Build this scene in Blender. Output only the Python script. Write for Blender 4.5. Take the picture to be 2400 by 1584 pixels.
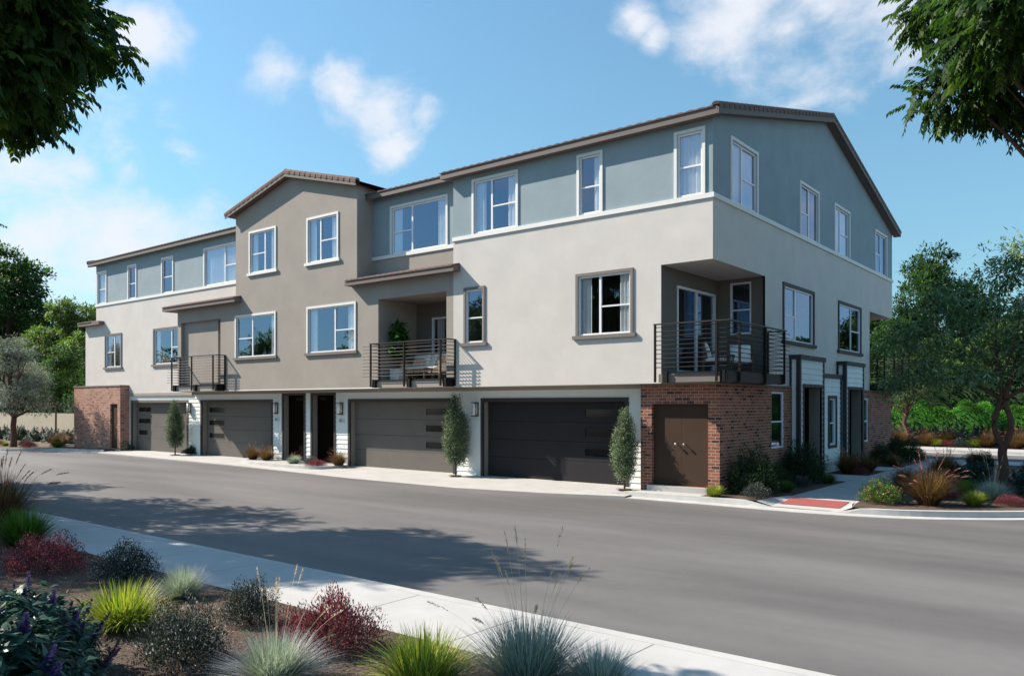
import bpy, math, random
import numpy as np
from mathutils import Vector, noise as mnoise
R = math.radians
random.seed(7); rng = np.random.default_rng(11)
for o in list(bpy.data.objects): bpy.data.objects.remove(o)
scene = bpy.context.scene
COL = scene.collection

# ------------------------------------------------------------------ camera, sky, sun, exposure
cam_d = bpy.data.cameras.new('camera'); cam = bpy.data.objects.new('camera', cam_d); COL.objects.link(cam)
cam.location = (8.66, -19.55, 2.3); cam.rotation_euler = (R(90), 0, R(38.5))
cam_d.sensor_width = 36; cam_d.lens = 28.0; cam_d.shift_y = (947-792)/2400
cam_d.clip_start = 0.1; cam_d.clip_end = 3000
scene.camera = cam
SUN = Vector((-2.6, -1.0, 2.2)).normalized()          # towards the sun
SUN_EL = math.asin(SUN.z); SUN_ROT = math.atan2(SUN.x, SUN.y)
sl = bpy.data.lights.new('sun', 'SUN'); sl.energy = 5.0; sl.angle = R(0.5); sl.color = (1.0, 0.905, 0.79)
so = bpy.data.objects.new('sun', sl); COL.objects.link(so)
so.rotation_euler = SUN.to_track_quat('Z', 'Y').to_euler()
scene.view_settings.view_transform = 'Standard'; scene.view_settings.look = 'None'
scene.view_settings.exposure = 0.9; scene.view_settings.gamma = 1.0
scene.render.resolution_x = 1024; scene.render.resolution_y = 675

W = bpy.data.worlds.new('World'); scene.world = W; W.use_nodes = True
nt = W.node_tree; nt.nodes.clear()
def nd(t, **kw):
    n = nt.nodes.new(t)
    for k, v in kw.items(): setattr(n, k, v)
    return n
def lk(a, b): nt.links.new(a, b)
def mth(op, a, b=None, clamp=False):
    n = nd('ShaderNodeMath', operation=op, use_clamp=clamp)
    for i, v in enumerate((a, b)):
        if v is None: continue
        if isinstance(v, (int, float)): n.inputs[i].default_value = v
        else: lk(v, n.inputs[i])
    return n.outputs[0]
out = nd('ShaderNodeOutputWorld'); bg = nd('ShaderNodeBackground')
sky = nd('ShaderNodeTexSky', sky_type='NISHITA'); sky.sun_disc = False
sky.sun_elevation = SUN_EL; sky.sun_rotation = SUN_ROT; sky.altitude = 0; sky.air_density = 1.3; sky.dust_density = 0.25; sky.ozone_density = 3.0
tc = nd('ShaderNodeTexCoord')
DIR = tc.outputs['Generated']
sp0 = nd('ShaderNodeSeparateXYZ'); lk(DIR, sp0.inputs[0]); cb = nd('ShaderNodeCombineXYZ')
for i in (0,1): lk(sp0.outputs[i], cb.inputs[i])
zz_ = nd('ShaderNodeMath', operation='MULTIPLY_ADD'); ab_ = nd('ShaderNodeMath', operation='ABSOLUTE'); lk(sp0.outputs[2], ab_.inputs[0]); lk(ab_.outputs[0], zz_.inputs[0]); zz_.inputs[1].default_value = .62; zz_.inputs[2].default_value = .05
lk(zz_.outputs[0], cb.inputs[2]); lk(cb.outputs[0], sky.inputs[0])
def pix_dir(x, y):        # direction of a cloud in the sky
    a = R(38.5); s = (x-1200)/1866.7; e = (947-y)/1866.7
    return Vector((-math.sin(a)+math.cos(a)*s, math.cos(a)+math.sin(a)*s, e)).normalized()
CL = [((70,520),.12),((250,560),.13),((150,440),.08),((480,480),.06),((370,510),.09),((480,560),.06),((440,355),.055),((300,390),.05),((340,85),.05),((120,470),.13),((180,400),.06),
      ((660,165),.05),((800,210),.065),((900,260),.06),((930,350),.05),((1000,270),.03),((1480,30),.03),((1500,55),.026),((1530,90),.022),((1750,20),.09),((1850,70),.07),((1950,20),.11),((2080,20),.09)]
blobs = [(pix_dir(*p), r) for p, r in CL]
for v, r in (((-.5,-.82,.36),.26), ((-.92,-.42,.24),.2), ((.40,.87,.25),.42)): blobs.append((Vector(v).normalized(), r))
mask = None
for v, r in blobs:
    d = nd('ShaderNodeVectorMath', operation='DISTANCE'); lk(DIR, d.inputs[0]); d.inputs[1].default_value = v
    m = mth('SUBTRACT', 1.0, mth('DIVIDE', d.outputs['Value'], r*1.25), True)
    mask = m if mask is None else mth('MAXIMUM', mask, m)
mp = nd('ShaderNodeMapping'); mp.inputs['Scale'].default_value = (1, 1, 1.5); lk(DIR, mp.inputs['Vector'])
nz = nd('ShaderNodeTexNoise'); nz.inputs['Scale'].default_value = 7; nz.inputs['Detail'].default_value = 8; nz.inputs['Roughness'].default_value = .6
nz.inputs['Distortion'].default_value = .3
lk(mp.outputs[0], nz.inputs['Vector'])
cm = mth('ADD', mth('MULTIPLY', mask, 1.0), mth('MULTIPLY', mth('SUBTRACT', nz.outputs[0], .5), 3.0))
mr = nd('ShaderNodeMapRange', interpolation_type='SMOOTHSTEP'); lk(cm, mr.inputs['Value']); mr.inputs['From Min'].default_value = .28; mr.inputs['From Max'].default_value = 1.3
mr.inputs['To Max'].default_value = .92
cmask = mth('MULTIPLY', mr.outputs[0], mth('MULTIPLY', mask, 4.0, True))
sep = nd('ShaderNodeSeparateXYZ'); lk(DIR, sep.inputs[0])
# brightness lift of the thin haze near the horizon comes from the sky model itself
hs = nd('ShaderNodeHueSaturation'); lk(sky.outputs[0], hs.inputs['Color']); hs.inputs['Saturation'].default_value = .86; hs.inputs['Value'].default_value = 1.0
tn = nd('ShaderNodeVectorMath', operation='MULTIPLY'); lk(hs.outputs[0], tn.inputs[0]); tn.inputs[1].default_value = (.70,1.02,1.15)
mx = nd('ShaderNodeMix', data_type='RGBA'); lk(cmask, mx.inputs[0]); lk(tn.outputs[0], mx.inputs[6]); mx.inputs[7].default_value = (6.9, 7.1, 7.6, 1)
lk(mx.outputs[2], bg.inputs[0]); bg.inputs[1].default_value = 0.070; lk(bg.outputs[0], out.inputs[0])
scene.cycles.use_denoising = True
scene.cycles.max_bounces = 6; scene.cycles.transparent_max_bounces = 12

# ------------------------------------------------------------------ materials
def new_mat(name):
    m = bpy.data.materials.new(name); m.use_nodes = True; t = m.node_tree
    return m, t, t.nodes['Principled BSDF']
def N(t, typ, **kw):
    n = t.nodes.new(typ)
    for k, v in kw.items():
        if k in n.inputs: n.inputs[k].default_value = v
        else: setattr(n, k, v)
    return n
def mat_flat(name, col, rough=.6, var=.06, scale=3, bump=0, bscale=60, spec=.4, metal=0, coord='Object', bdist=.004):
    m, t, b = new_mat(name)
    c = N(t, 'ShaderNodeTexCoord'); n = N(t, 'ShaderNodeTexNoise', Scale=scale, Detail=6.0, Roughness=.6); t.links.new(c.outputs[coord], n.inputs['Vector'])
    r = N(t, 'ShaderNodeMapRange'); r.inputs['To Min'].default_value = 1-var; r.inputs['To Max'].default_value = 1+var; r.inputs['From Min'].default_value=.25; r.inputs['From Max'].default_value=.75
    t.links.new(n.outputs[0], r.inputs[0])
    x = N(t, 'ShaderNodeVectorMath', operation='SCALE'); x.inputs[0].default_value = col[:3]; t.links.new(r.outputs[0], x.inputs['Scale'])
    t.links.new(x.outputs[0], b.inputs['Base Color'])
    b.inputs['Roughness'].default_value = rough; b.inputs['Specular IOR Level'].default_value = spec; b.inputs['Metallic'].default_value = metal
    if bump:
        n2 = N(t, 'ShaderNodeTexNoise', Scale=bscale, Detail=5.0, Roughness=.65); t.links.new(c.outputs[coord], n2.inputs['Vector'])
        bp = N(t, 'ShaderNodeBump', Strength=bump, Distance=bdist); t.links.new(n2.outputs[0], bp.inputs['Height']); t.links.new(bp.outputs[0], b.inputs['Normal'])
    return m
def mat_brick(name, c1, c2, mortar, dark):
    m, t, b = new_mat(name)
    c = N(t, 'ShaderNodeTexCoord')
    br = N(t, 'ShaderNodeTexBrick', offset=.5); br.inputs['Scale'].default_value = 1; br.inputs['Brick Width'].default_value = .235; br.inputs['Row Height'].default_value = .0855
    br.inputs['Mortar Size'].default_value = .0065; br.inputs['Mortar Smooth'].default_value = .2; br.inputs['Bias'].default_value = -.1
    br.inputs['Color1'].default_value = (0,0,0,1); br.inputs['Color2'].default_value = (1,1,1,1); br.inputs['Mortar'].default_value = (0,0,0,1)
    t.links.new(c.outputs['UV'], br.inputs['Vector'])
    cr = N(t, 'ShaderNodeValToRGB'); e = cr.color_ramp.elements
    e[0].position = 0; e[0].color = dark+(1,); e[1].position = .05; e[1].color = c1+(1,)
    x = cr.color_ramp.elements.new(.75); x.color = c2+(1,); x = cr.color_ramp.elements.new(1.0); x.color = tuple(v*1.15 for v in c2)+(1,)
    t.links.new(br.outputs['Color'], cr.inputs[0])
    n = N(t, 'ShaderNodeTexNoise', Scale=14.0, Detail=6.0); t.links.new(c.outputs['UV'], n.inputs['Vector'])
    mr = N(t, 'ShaderNodeMapRange'); mr.inputs['To Min'].default_value = .84; mr.inputs['To Max'].default_value = 1.14; t.links.new(n.outputs[0], mr.inputs[0])
    sc = N(t, 'ShaderNodeVectorMath', operation='SCALE'); t.links.new(cr.outputs[0], sc.inputs[0]); t.links.new(mr.outputs[0], sc.inputs['Scale'])
    mx = N(t, 'ShaderNodeMix', data_type='RGBA'); t.links.new(br.outputs['Fac'], mx.inputs[0]); t.links.new(sc.outputs[0], mx.inputs[6]); mx.inputs[7].default_value = mortar+(1,)
    t.links.new(mx.outputs[2], b.inputs['Base Color']); b.inputs['Roughness'].default_value = .85; b.inputs['Specular IOR Level'].default_value=.2
    iv = N(t, 'ShaderNodeMath', operation='SUBTRACT'); iv.inputs[0].default_value = 1; t.links.new(br.outputs['Fac'], iv.inputs[1])
    ad = N(t, 'ShaderNodeMath', operation='ADD'); t.links.new(iv.outputs[0], ad.inputs[0]); t.links.new(n.outputs[0], ad.inputs[1])
    bp = N(t, 'ShaderNodeBump', Strength=.8, Distance=.006); t.links.new(ad.outputs[0], bp.inputs['Height']); t.links.new(bp.outputs[0], b.inputs['Normal'])
    return m
def mat_glass():
    m, t, b = new_mat('window_glass'); t.nodes.remove(b); o = t.nodes['Material Output']
    g = N(t, 'ShaderNodeBsdfGlossy'); g.inputs['Roughness'].default_value = .0; g.inputs['Color'].default_value = (.48,.60,.84,1)
    tr = N(t, 'ShaderNodeBsdfTransparent'); tr.inputs['Color'].default_value = (.84,.87,.87,1)
    lw = N(t, 'ShaderNodeLayerWeight', Blend=.5); f = N(t, 'ShaderNodeMath', operation='POWER'); t.links.new(lw.outputs['Facing'], f.inputs[0]); f.inputs[1].default_value = 4.0; a = N(t, 'ShaderNodeMath', operation='MULTIPLY_ADD'); t.links.new(f.outputs[0], a.inputs[0]); a.inputs[1].default_value = .75; a.inputs[2].default_value = .26; a.use_clamp = True
    x = N(t, 'ShaderNodeMixShader'); t.links.new(a.outputs[0], x.inputs[0]); t.links.new(tr.outputs[0], x.inputs[1]); t.links.new(g.outputs[0], x.inputs[2]); t.links.new(x.outputs[0], o.inputs[0])
    return m
def mat_leaf(name, trans=.42, rough=.55, spec=.15, tm=(1.35,1.6,.75)):
    m, t, b = new_mat(name); o = t.nodes['Material Output']
    a = N(t, 'ShaderNodeAttribute', attribute_name='Col')
    oi = N(t, 'ShaderNodeObjectInfo'); mr = N(t, 'ShaderNodeMapRange'); mr.inputs['To Min'].default_value = .85; mr.inputs['To Max'].default_value = 1.15; t.links.new(oi.outputs['Random'], mr.inputs[0])
    s = N(t, 'ShaderNodeVectorMath', operation='SCALE'); t.links.new(a.outputs['Color'], s.inputs[0]); t.links.new(mr.outputs[0], s.inputs['Scale'])
    t.links.new(s.outputs[0], b.inputs['Base Color']); b.inputs['Roughness'].default_value = rough; b.inputs['Specular IOR Level'].default_value = spec
    tl = N(t, 'ShaderNodeBsdfTranslucent'); s2 = N(t, 'ShaderNodeVectorMath', operation='MULTIPLY'); t.links.new(s.outputs[0], s2.inputs[0]); s2.inputs[1].default_value = tm
    t.links.new(s2.outputs[0], tl.inputs[0])
    x = N(t, 'ShaderNodeMixShader'); x.inputs[0].default_value = trans; t.links.new(b.outputs[0], x.inputs[1]); t.links.new(tl.outputs[0], x.inputs[2]); t.links.new(x.outputs[0], o.inputs[0])
    return m
def mat_road():
    m, t, b = new_mat('asphalt')
    c = N(t, 'ShaderNodeTexCoord')
    mpg = N(t, 'ShaderNodeMapping'); mpg.inputs['Scale'].default_value = (.09,.55,1); t.links.new(c.outputs['Object'], mpg.inputs[0])
    n1 = N(t, 'ShaderNodeTexNoise', Scale=1.0, Detail=4.0, Roughness=.5); t.links.new(mpg.outputs[0], n1.inputs['Vector'])
    n2 = N(t, 'ShaderNodeTexNoise', Scale=130.0, Detail=3.0); t.links.new(c.outputs['Object'], n2.inputs['Vector'])
    n3 = N(t, 'ShaderNodeTexNoise', Scale=3.0, Detail=7.0, Roughness=.7); t.links.new(c.outputs['Object'], n3.inputs['Vector'])
    a = N(t, 'ShaderNodeMapRange'); a.inputs['From Min'].default_value=.36; a.inputs['From Max'].default_value=.66; a.inputs['To Min'].default_value=.74; a.inputs['To Max'].default_value=1.15; t.links.new(n1.outputs[0], a.inputs[0])
    b2 = N(t, 'ShaderNodeMapRange'); b2.inputs['To Min'].default_value=.6; b2.inputs['To Max'].default_value=1.4; t.links.new(n2.outputs[0], b2.inputs[0])
    c2 = N(t, 'ShaderNodeMapRange'); c2.inputs['To Min'].default_value=.86; c2.inputs['To Max'].default_value=1.14; t.links.new(n3.outputs[0], c2.inputs[0])
    p = N(t, 'ShaderNodeMath', operation='MULTIPLY'); t.links.new(a.outputs[0], p.inputs[0]); t.links.new(b2.outputs[0], p.inputs[1])
    q = N(t, 'ShaderNodeMath', operation='MULTIPLY'); t.links.new(p.outputs[0], q.inputs[0]); t.links.new(c2.outputs[0], q.inputs[1])
    s = N(t, 'ShaderNodeVectorMath', operation='SCALE'); s.inputs[0].default_value = (.138,.130,.127); t.links.new(q.outputs[0], s.inputs['Scale'])
    t.links.new(s.outputs[0], b.inputs['Base Color']); b.inputs['Roughness'].default_value = .8; b.inputs['Specular IOR Level'].default_value = .3
    bp = N(t, 'ShaderNodeBump', Strength=.5, Distance=.004); t.links.new(n2.outputs[0], bp.inputs['Height']); t.links.new(bp.outputs[0], b.inputs['Normal'])
    return m
M = {}
M['cream'] = mat_flat('cream_stucco', (.60,.56,.52), .9, .07, 1.1, .6, 28, .15, bdist=.006)
M['teal'] = mat_flat('teal_stucco', (.285,.345,.375), .9, .08, 1.1, .6, 28, .15, bdist=.006)
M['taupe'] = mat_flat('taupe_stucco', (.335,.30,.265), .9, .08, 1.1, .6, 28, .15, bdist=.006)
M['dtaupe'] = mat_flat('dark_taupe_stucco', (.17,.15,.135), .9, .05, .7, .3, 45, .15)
M['siding'] = mat_flat('white_siding', (.74,.76,.75), .7, .04, 2, .15, 40, .2)
M['trim'] = mat_flat('white_trim', (.72,.71,.68), .6, .03, 2)
M['btrim'] = mat_flat('brown_trim', (.17,.145,.13), .65, .06, 3)
M['dtrim'] = mat_flat('dark_trim', (.028,.030,.036), .6, .08, 3)
M['vinyl'] = mat_flat('white_vinyl', (.78,.78,.79), .35, .02, 2)
M['fascia'] = mat_flat('fascia_paint', (.145,.115,.103), .7, .06, 4)
M['tile'] = mat_flat('concrete_roof_tile', (.165,.112,.097), .85, .22, 6, .4, 50, .15)
M['curtain'] = mat_flat('curtain_cloth', (.88,.86,.84), .9, .05, 6)
M['dark'] = mat_flat('interior', (.10,.085,.07), .9, .1, 2)
M['door_grey'] = mat_flat('garage_door_taupe_paint', (.142,.128,.117), .75, .06, 2, .1, 30, .12)
M['door_dark'] = mat_flat('garage_door_charcoal_paint', (.028,.026,.028), .75, .06, 2, .1, 30, .12)
M['door_brown'] = mat_flat('brown_door_paint', (.062,.039,.028), .8, .1, 1.5, .15, 30, .1)
M['gframe'] = mat_flat('garage_frame_paint', (.13,.11,.095), .6, .05, 3)
M['gframe_dark'] = mat_flat('dark_frame_paint', (.035,.028,.027), .6, .05, 3)
M['jamb'] = mat_flat('jamb_paint', (.24,.215,.19), .7, .04, 3)
M['metal'] = mat_flat('dark_bronze_metal', (.010,.008,.007), .6, .1, 8, spec=.2)
M['rail_top'] = mat_flat('bronze_hand_rail', (.03,.022,.018), .45, .1, 8)
M['knob'] = mat_flat('satin_steel', (.55,.53,.5), .3, .05, 8, metal=1)
M['lamp_glass'] = mat_flat('frosted_lamp_glass', (.85,.80,.72), .4, .03, 4)
M['ink'] = mat_flat('number_ink', (.12,.12,.13), .6, .02, 4)
M['plate'] = mat_flat('number_plate', (.5,.52,.54), .5, .02, 4)
M['brick'] = mat_brick('red_brick', (.20,.070,.042), (.31,.12,.074), (.42,.35,.30), (.075,.035,.032))
M['brick2'] = mat_brick('weathered_brick', (.30,.135,.095), (.40,.205,.15), (.48,.38,.31), (.17,.085,.07))
M['glass'] = mat_glass()
M['dark_glass'] = mat_flat('tinted_glass', (.008,.008,.009), .08, .02, 2, spec=.5)
M['black_door'] = mat_flat('very_dark_brown_door', (.006,.004,.003), .9, .05, 2, spec=.02)
M['concrete'] = mat_flat('concrete', (.42,.405,.385), .85, .10, 1.3, .3, 90, .2)
M['curb'] = mat_flat('curb_concrete', (.44,.43,.41), .85, .14, 2.2, .35, 70, .2)
M['walk'] = mat_flat('sidewalk_concrete', (.43,.42,.405), .85, .09, 1.7, .3, 120, .2)
M['redpad'] = mat_flat('red_tactile_pad', (.34,.09,.08), .8, .12, 5, .2, 60)
M['mulch'] = mat_flat('bark_mulch', (.115,.085,.068), .95, .55, 22, 1.0, 38, .1, bdist=.03)
M['soil'] = mat_flat('dry_soil', (.16,.125,.10), .95, .35, 9, .8, 30, .1, bdist=.02)
M['gwall'] = mat_flat('garden_wall_stucco', (.40,.35,.27), .9, .08, 1)
M['bark'] = mat_flat('tree_bark', (.10,.07,.055), .9, .3, 9, .8, 30, .1, bdist=.01)
M['bark_red'] = mat_flat('reddish_tree_bark', (.12,.062,.05), .85, .3, 9, .8, 30, .1, bdist=.01)
M['stem'] = mat_flat('plant_stem', (.08,.07,.04), .9, .2, 9)
M['leaf'] = mat_leaf('leaf')
M['leaf_s'] = mat_leaf('glossy_leaf', .2, .42, .3)
M['leaf_g'] = mat_leaf('grey_leaf', .28, .6, .12, (1.1,1.1,1.0))
M['blade'] = mat_leaf('grass_blade', .3, .55, .18)
M['wood'] = mat_flat('light_wood', (.42,.28,.17), .5, .12, 6)
M['cushion'] = mat_flat('light_cushion_fabric', (.80,.77,.72), .95, .04, 10, .2, 80)
M['pillow'] = mat_flat('pink_patterned_fabric', (.62,.40,.33), .95, .2, 22, .2, 80)
M['pot'] = mat_flat('white_pot_glaze', (.70,.70,.70), .4, .02, 4)
M['chair_frame'] = mat_flat('dark_chair_frame', (.06,.045,.035), .5, .1, 6)
M['road'] = mat_road()

# ------------------------------------------------------------------ mesh builder
class MB:
    def __init__(s): s.v=[]; s.f=[]; s.uv=[]; s.mi=[]
    def quad(s, pts, uv=None, mi=0):
        i = len(s.v); s.v += [tuple(p) for p in pts]; s.f.append(tuple(range(i, i+len(pts))))
        s.uv += list(uv) if uv else [(p[0]+p[1], p[2]) for p in pts]; s.mi.append(mi)
    def build(s, name, mat, parent=None, smooth=False):
        me = bpy.data.meshes.new(name); me.from_pydata(s.v, [], s.f)
        ul = me.uv_layers.new(name='UVMap'); ul.data.foreach_set('uv', np.array(s.uv, dtype=np.float32).ravel())
        for m in (mat if isinstance(mat, (list, tuple)) else [mat]): me.materials.append(m if not isinstance(m, str) else M[m])
        if any(s.mi): me.polygons.foreach_set('material_index', s.mi)
        if smooth: me.polygons.foreach_set('use_smooth', [True]*len(s.f))
        me.update(); o = bpy.data.objects.new(name, me); COL.objects.link(o)
        if parent: o.parent = parent; o.matrix_parent_inverse = parent.matrix_world.inverted() if False else o.matrix_parent_inverse
        return o
    def split(s, name, mat, parent=None):
        key={}; par=list(range(len(s.f)))
        def fd(i):
            while par[i]!=i: par[i]=par[par[i]]; i=par[i]
            return i
        for i,f in enumerate(s.f):
            for v in f:
                k=tuple(round(c,3) for c in s.v[v]); j=key.setdefault(k,i); par[fd(i)]=fd(j)
        def bb(ids): a=np.array([s.v[v] for i in ids for v in s.f[i]]); return a.min(0)-.015,a.max(0)+.015
        isl={}
        for i in range(len(s.f)): isl.setdefault(fd(i),[]).append(i)
        L=[[g,*bb(g)] for g in isl.values()]; ch=True
        while ch:
            ch=False
            for a in range(len(L)):
                for b in range(len(L)-1,a,-1):
                    if np.all(L[a][1]<=L[b][2]) and np.all(L[b][1]<=L[a][2]):
                        L[a][0]+=L[b][0]; L[a][1]=np.minimum(L[a][1],L[b][1]); L[a][2]=np.maximum(L[a][2],L[b][2]); L.pop(b); ch=True
        off=np.cumsum([0]+[len(f) for f in s.f]); outs=[]
        for g,_,_ in L:
            m=MB()
            for i in sorted(g): m.quad([s.v[v] for v in s.f[i]],s.uv[off[i]:off[i+1]],s.mi[i])
            outs.append(m.build(name,mat,parent))
        return outs
    # axis box
    def box(s, x0,x1,y0,y1,z0,z1, mi=0):
        if x0>x1: x0,x1=x1,x0
        if y0>y1: y0,y1=y1,y0
        if z0>z1: z0,z1=z1,z0
        P = [(x0,y0,z0),(x1,y0,z0),(x1,y1,z0),(x0,y1,z0),(x0,y0,z1),(x1,y0,z1),(x1,y1,z1),(x0,y1,z1)]
        for f, ax in (((0,1,5,4),1),((1,2,6,5),0),((2,3,7,6),1),((3,0,4,7),0),((4,5,6,7),2),((3,2,1,0),2)):
            pts = [P[i] for i in f]
            uv = [(p[0],p[2]) if ax==1 else ((p[1],p[2]) if ax==0 else (p[0],p[1])) for p in pts]
            s.quad(pts, uv, mi)
        return s
    def tube(s, pts, rad, seg=6, caps=True, mi=0):
        pts = [Vector(p) for p in pts]; n = len(pts)
        if isinstance(rad, (int,float)): rad = [rad]*n
        base = len(s.v); ref = Vector((0,0,1))
        t0 = (pts[1]-pts[0]).normalized()
        if abs(t0.dot(ref)) > .95: ref = Vector((1,0,0))
        for i, p in enumerate(pts):
            t = (pts[min(i+1,n-1)]-pts[max(i-1,0)]).normalized()
            a = t.cross(ref).normalized(); b = t.cross(a).normalized()
            for k in range(seg):
                an = 2*math.pi*k/seg; q = p + (a*math.cos(an)+b*math.sin(an))*rad[i]; s.v.append(tuple(q))
        for i in range(n-1):
            for k in range(seg):
                k2=(k+1)%seg; s.f.append((base+i*seg+k, base+i*seg+k2, base+(i+1)*seg+k2, base+(i+1)*seg+k)); s.mi.append(mi)
                s.uv += [(k/seg,i),( (k+1)/seg,i),((k+1)/seg,i+1),(k/seg,i+1)]
        if caps:
            for e in (0, n-1):
                f = tuple(base+e*seg+k for k in range(seg)); s.f.append(f if e else f[::-1]); s.mi.append(mi); s.uv += [(0,0)]*seg
        return s
class Pl:
    """wall plane: 'F' faces -Y (u = x), 'S' faces +X (u = y); d is the distance out of the wall"""
    def __init__(s, k, c): s.k=k; s.c=c
    def p(s, u, z, d=0): return (u, s.c-d, z) if s.k=='F' else (s.c+d, u, z)
    def box(s, mb, u0,u1,z0,z1,d0,d1, mi=0):
        if s.k=='F': mb.box(u0,u1,s.c-d1,s.c-d0,z0,z1,mi)
        else: mb.box(s.c+d0,s.c+d1,u0,u1,z0,z1,mi)
    def quad(s, mb, pts, mi=0): mb.quad([s.p(*q) for q in pts], [(q[0],q[1]) for q in pts], mi)
def grid_cells(u0,u1,z0,z1,holes,zs=()):
    us = sorted({u0,u1,*[h[0] for h in holes],*[h[1] for h in holes]}); us=[u for u in us if u0<=u<=u1]
    zz = sorted({z0,z1,*[h[2] for h in holes],*[h[3] for h in holes],*zs}); zz=[z for z in zz if z0<=z<=z1]
    for i in range(len(us)-1):
        for j in range(len(zz)-1):
            cu=(us[i]+us[i+1])/2; cz=(zz[j]+zz[j+1])/2
            if any(h[0]<cu<h[1] and h[2]<cz<h[3] for h in holes): continue
            yield us[i],us[i+1],zz[j],zz[j+1]
def wall(mb, pl, u0,u1,z0,z1,holes=(),reveal=.14, mi=0):
    for a,b,c,d in grid_cells(u0,u1,z0,z1,holes): pl.quad(mb, [(a,c),(b,c),(b,d),(a,d)], mi)
    for a,b,c,d in holes:
        if reveal and c!=2.86:
            r=-reveal
            if a>u0: pl.quad(mb, [(a,c),(a,c,r),(a,d,r),(a,d)], mi)
            if b<u1: pl.quad(mb, [(b,c,r),(b,c),(b,d),(b,d,r)], mi)
            if d<z1: pl.quad(mb, [(a,d),(b,d),(b,d,r),(a,d,r)], mi)
            if c>z0: pl.quad(mb, [(a,c,r),(b,c,r),(b,c),(a,c)], mi)
def siding(mb, pl, u0,u1,z0,z1,holes=(),step=.178,out=.02,start=0.0,reveal=.1):
    zs=[]; z=start
    while z<z1:
        if z>z0: zs.append(round(z,4))
        z+=step
    for a,b,c,d in grid_cells(u0,u1,z0,z1,holes,zs):
        k0=math.floor((c-start)/step+1e-4); zb=start+k0*step
        f=lambda z: out*(1-(z-zb)/step)
        pl.quad(mb, [(a,c,f(c)),(b,c,f(c)),(b,d,f(d)),(a,d,f(d))])
        if abs(c-zb)<1e-3: pl.quad(mb, [(a,c,0),(b,c,0),(b,c,f(c)),(a,c,f(c))])
    for a,b,c,d in holes:
        pl.quad(mb, [(a,c,out),(a,c,-reveal),(a,d,-reveal),(a,d,out)]); pl.quad(mb, [(b,c,-reveal),(b,c,out),(b,d,out),(b,d,-reveal)])
def tag(o, label=None, cat=None, group=None, kind=None):
    if label: o['label']=label
    if cat: o['category']=cat
    if group: o['group']=group
    if kind: o['kind']=kind
    return o
def empty(name, loc=(0,0,0), parent=None):
    o=bpy.data.objects.new(name,None); COL.objects.link(o); o.location=loc; o.empty_display_size=.3
    if parent: o.parent=parent
    return o

# ------------------------------------------------------------------ setting: ground, road, pavements
def sheet(name, pts, z, mat, kind='structure'):
    mb=MB(); mb.quad([(x,y,z if not callable(z) else z(x,y)) for x,y in pts], [(x,y) for x,y in pts]); o=mb.build(name, mat); tag(o,kind=kind); return o
sheet('ground', [(-1500,-1500),(1500,-1500),(1500,1500),(-1500,1500)], -.26, 'soil')
EDGE = [(-80,-4.6),(-44,-4.2),(-38.2,-3.6),(-36.9,-1.9),(-33,-.95),(-26,-1.15),(-19.6,-1.35),(-12.4,-1.9),(-7.5,-1.95),(-4.2,-1.5),(-2.2,-1.05),(.6,-1.0),(2.3,-1.02),(4.0,-.78),(5.2,-.3),(6.8,.9),(9,3.2),(11.5,7),(13.2,12),(14,19)]
mb=MB(); 
for (x0,y0),(x1,y1) in zip(EDGE[:-1],EDGE[1:]):
    mb.quad([(x0,y0+.02,-.2),(x0,-12.42,-.2),(x1,-12.42,-.2),(x1,y1+.02,-.2)],[(x0,y0),(x0,-12.4),(x1,-12.4),(x1,y1)])
mb.quad([(14,19,-.2),(14,-12.42,-.2),(60,-12.42,-.2),(60,19,-.2)]); mb.build('road','road')['kind']='structure'
sheet('far_road', [(-60,19.0),(90,19.0),(90,26.0),(-60,26.0)], -.196, 'road')
# concrete apron in front of the garages (real slope)
def apron_z(y): return -.065 + (min(y,.7)-.7)*.05
mb=MB()
AP=[p for p in EDGE if -33.5<=p[0]<=-2.1]; AP=[(-34.2,-1.2)]+AP
for (x0,y0),(x1,y1) in zip(AP[:-1],AP[1:]):
    n=6
    for k in range(n):
        f0=k/n; f1=(k+1)/n
        ya,yb=y0+(.9-y0)*f0, y0+(.9-y0)*f1; yc,yd=y1+(.9-y1)*f0, y1+(.9-y1)*f1
        mb.quad([(x0,ya,apron_z(ya)),(x1,yc,apron_z(yc)),(x1,yd,apron_z(yd)),(x0,yb,apron_z(yb))],[(x0,ya),(x1,yc),(x1,yd),(x0,yb)])
    mb.quad([(x0,y0,-.26),(x1,y1,-.26),(x1,y1,apron_z(y1)),(x0,y0,apron_z(y0))])
mb.build('driveway_apron','concrete')['kind']='structure'
def offset(poly, d):
    out=[]
    for i,(x,y) in enumerate(poly):
        a=Vector(poly[max(i-1,0)]); b=Vector(poly[min(i+1,len(poly)-1)]); t=(b-a).normalized(); n=Vector((t.y,-t.x)); out.append((x+n.x*d,y+n.y*d))
    return out
def smooth_poly(P, n=4):
    out=[]
    for i in range(len(P)-1):
        p0=Vector(P[max(i-1,0)]); p1=Vector(P[i]); p2=Vector(P[i+1]); p3=Vector(P[min(i+2,len(P)-1)])
        for k in range(n):
            t=k/n; q=.5*((2*p1)+(p2-p0)*t+(2*p0-5*p1+4*p2-p3)*t*t+(3*p1-p0-3*p2+p3)*t**3); out.append((q.x,q.y))
    out.append(P[-1]); return out
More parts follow.
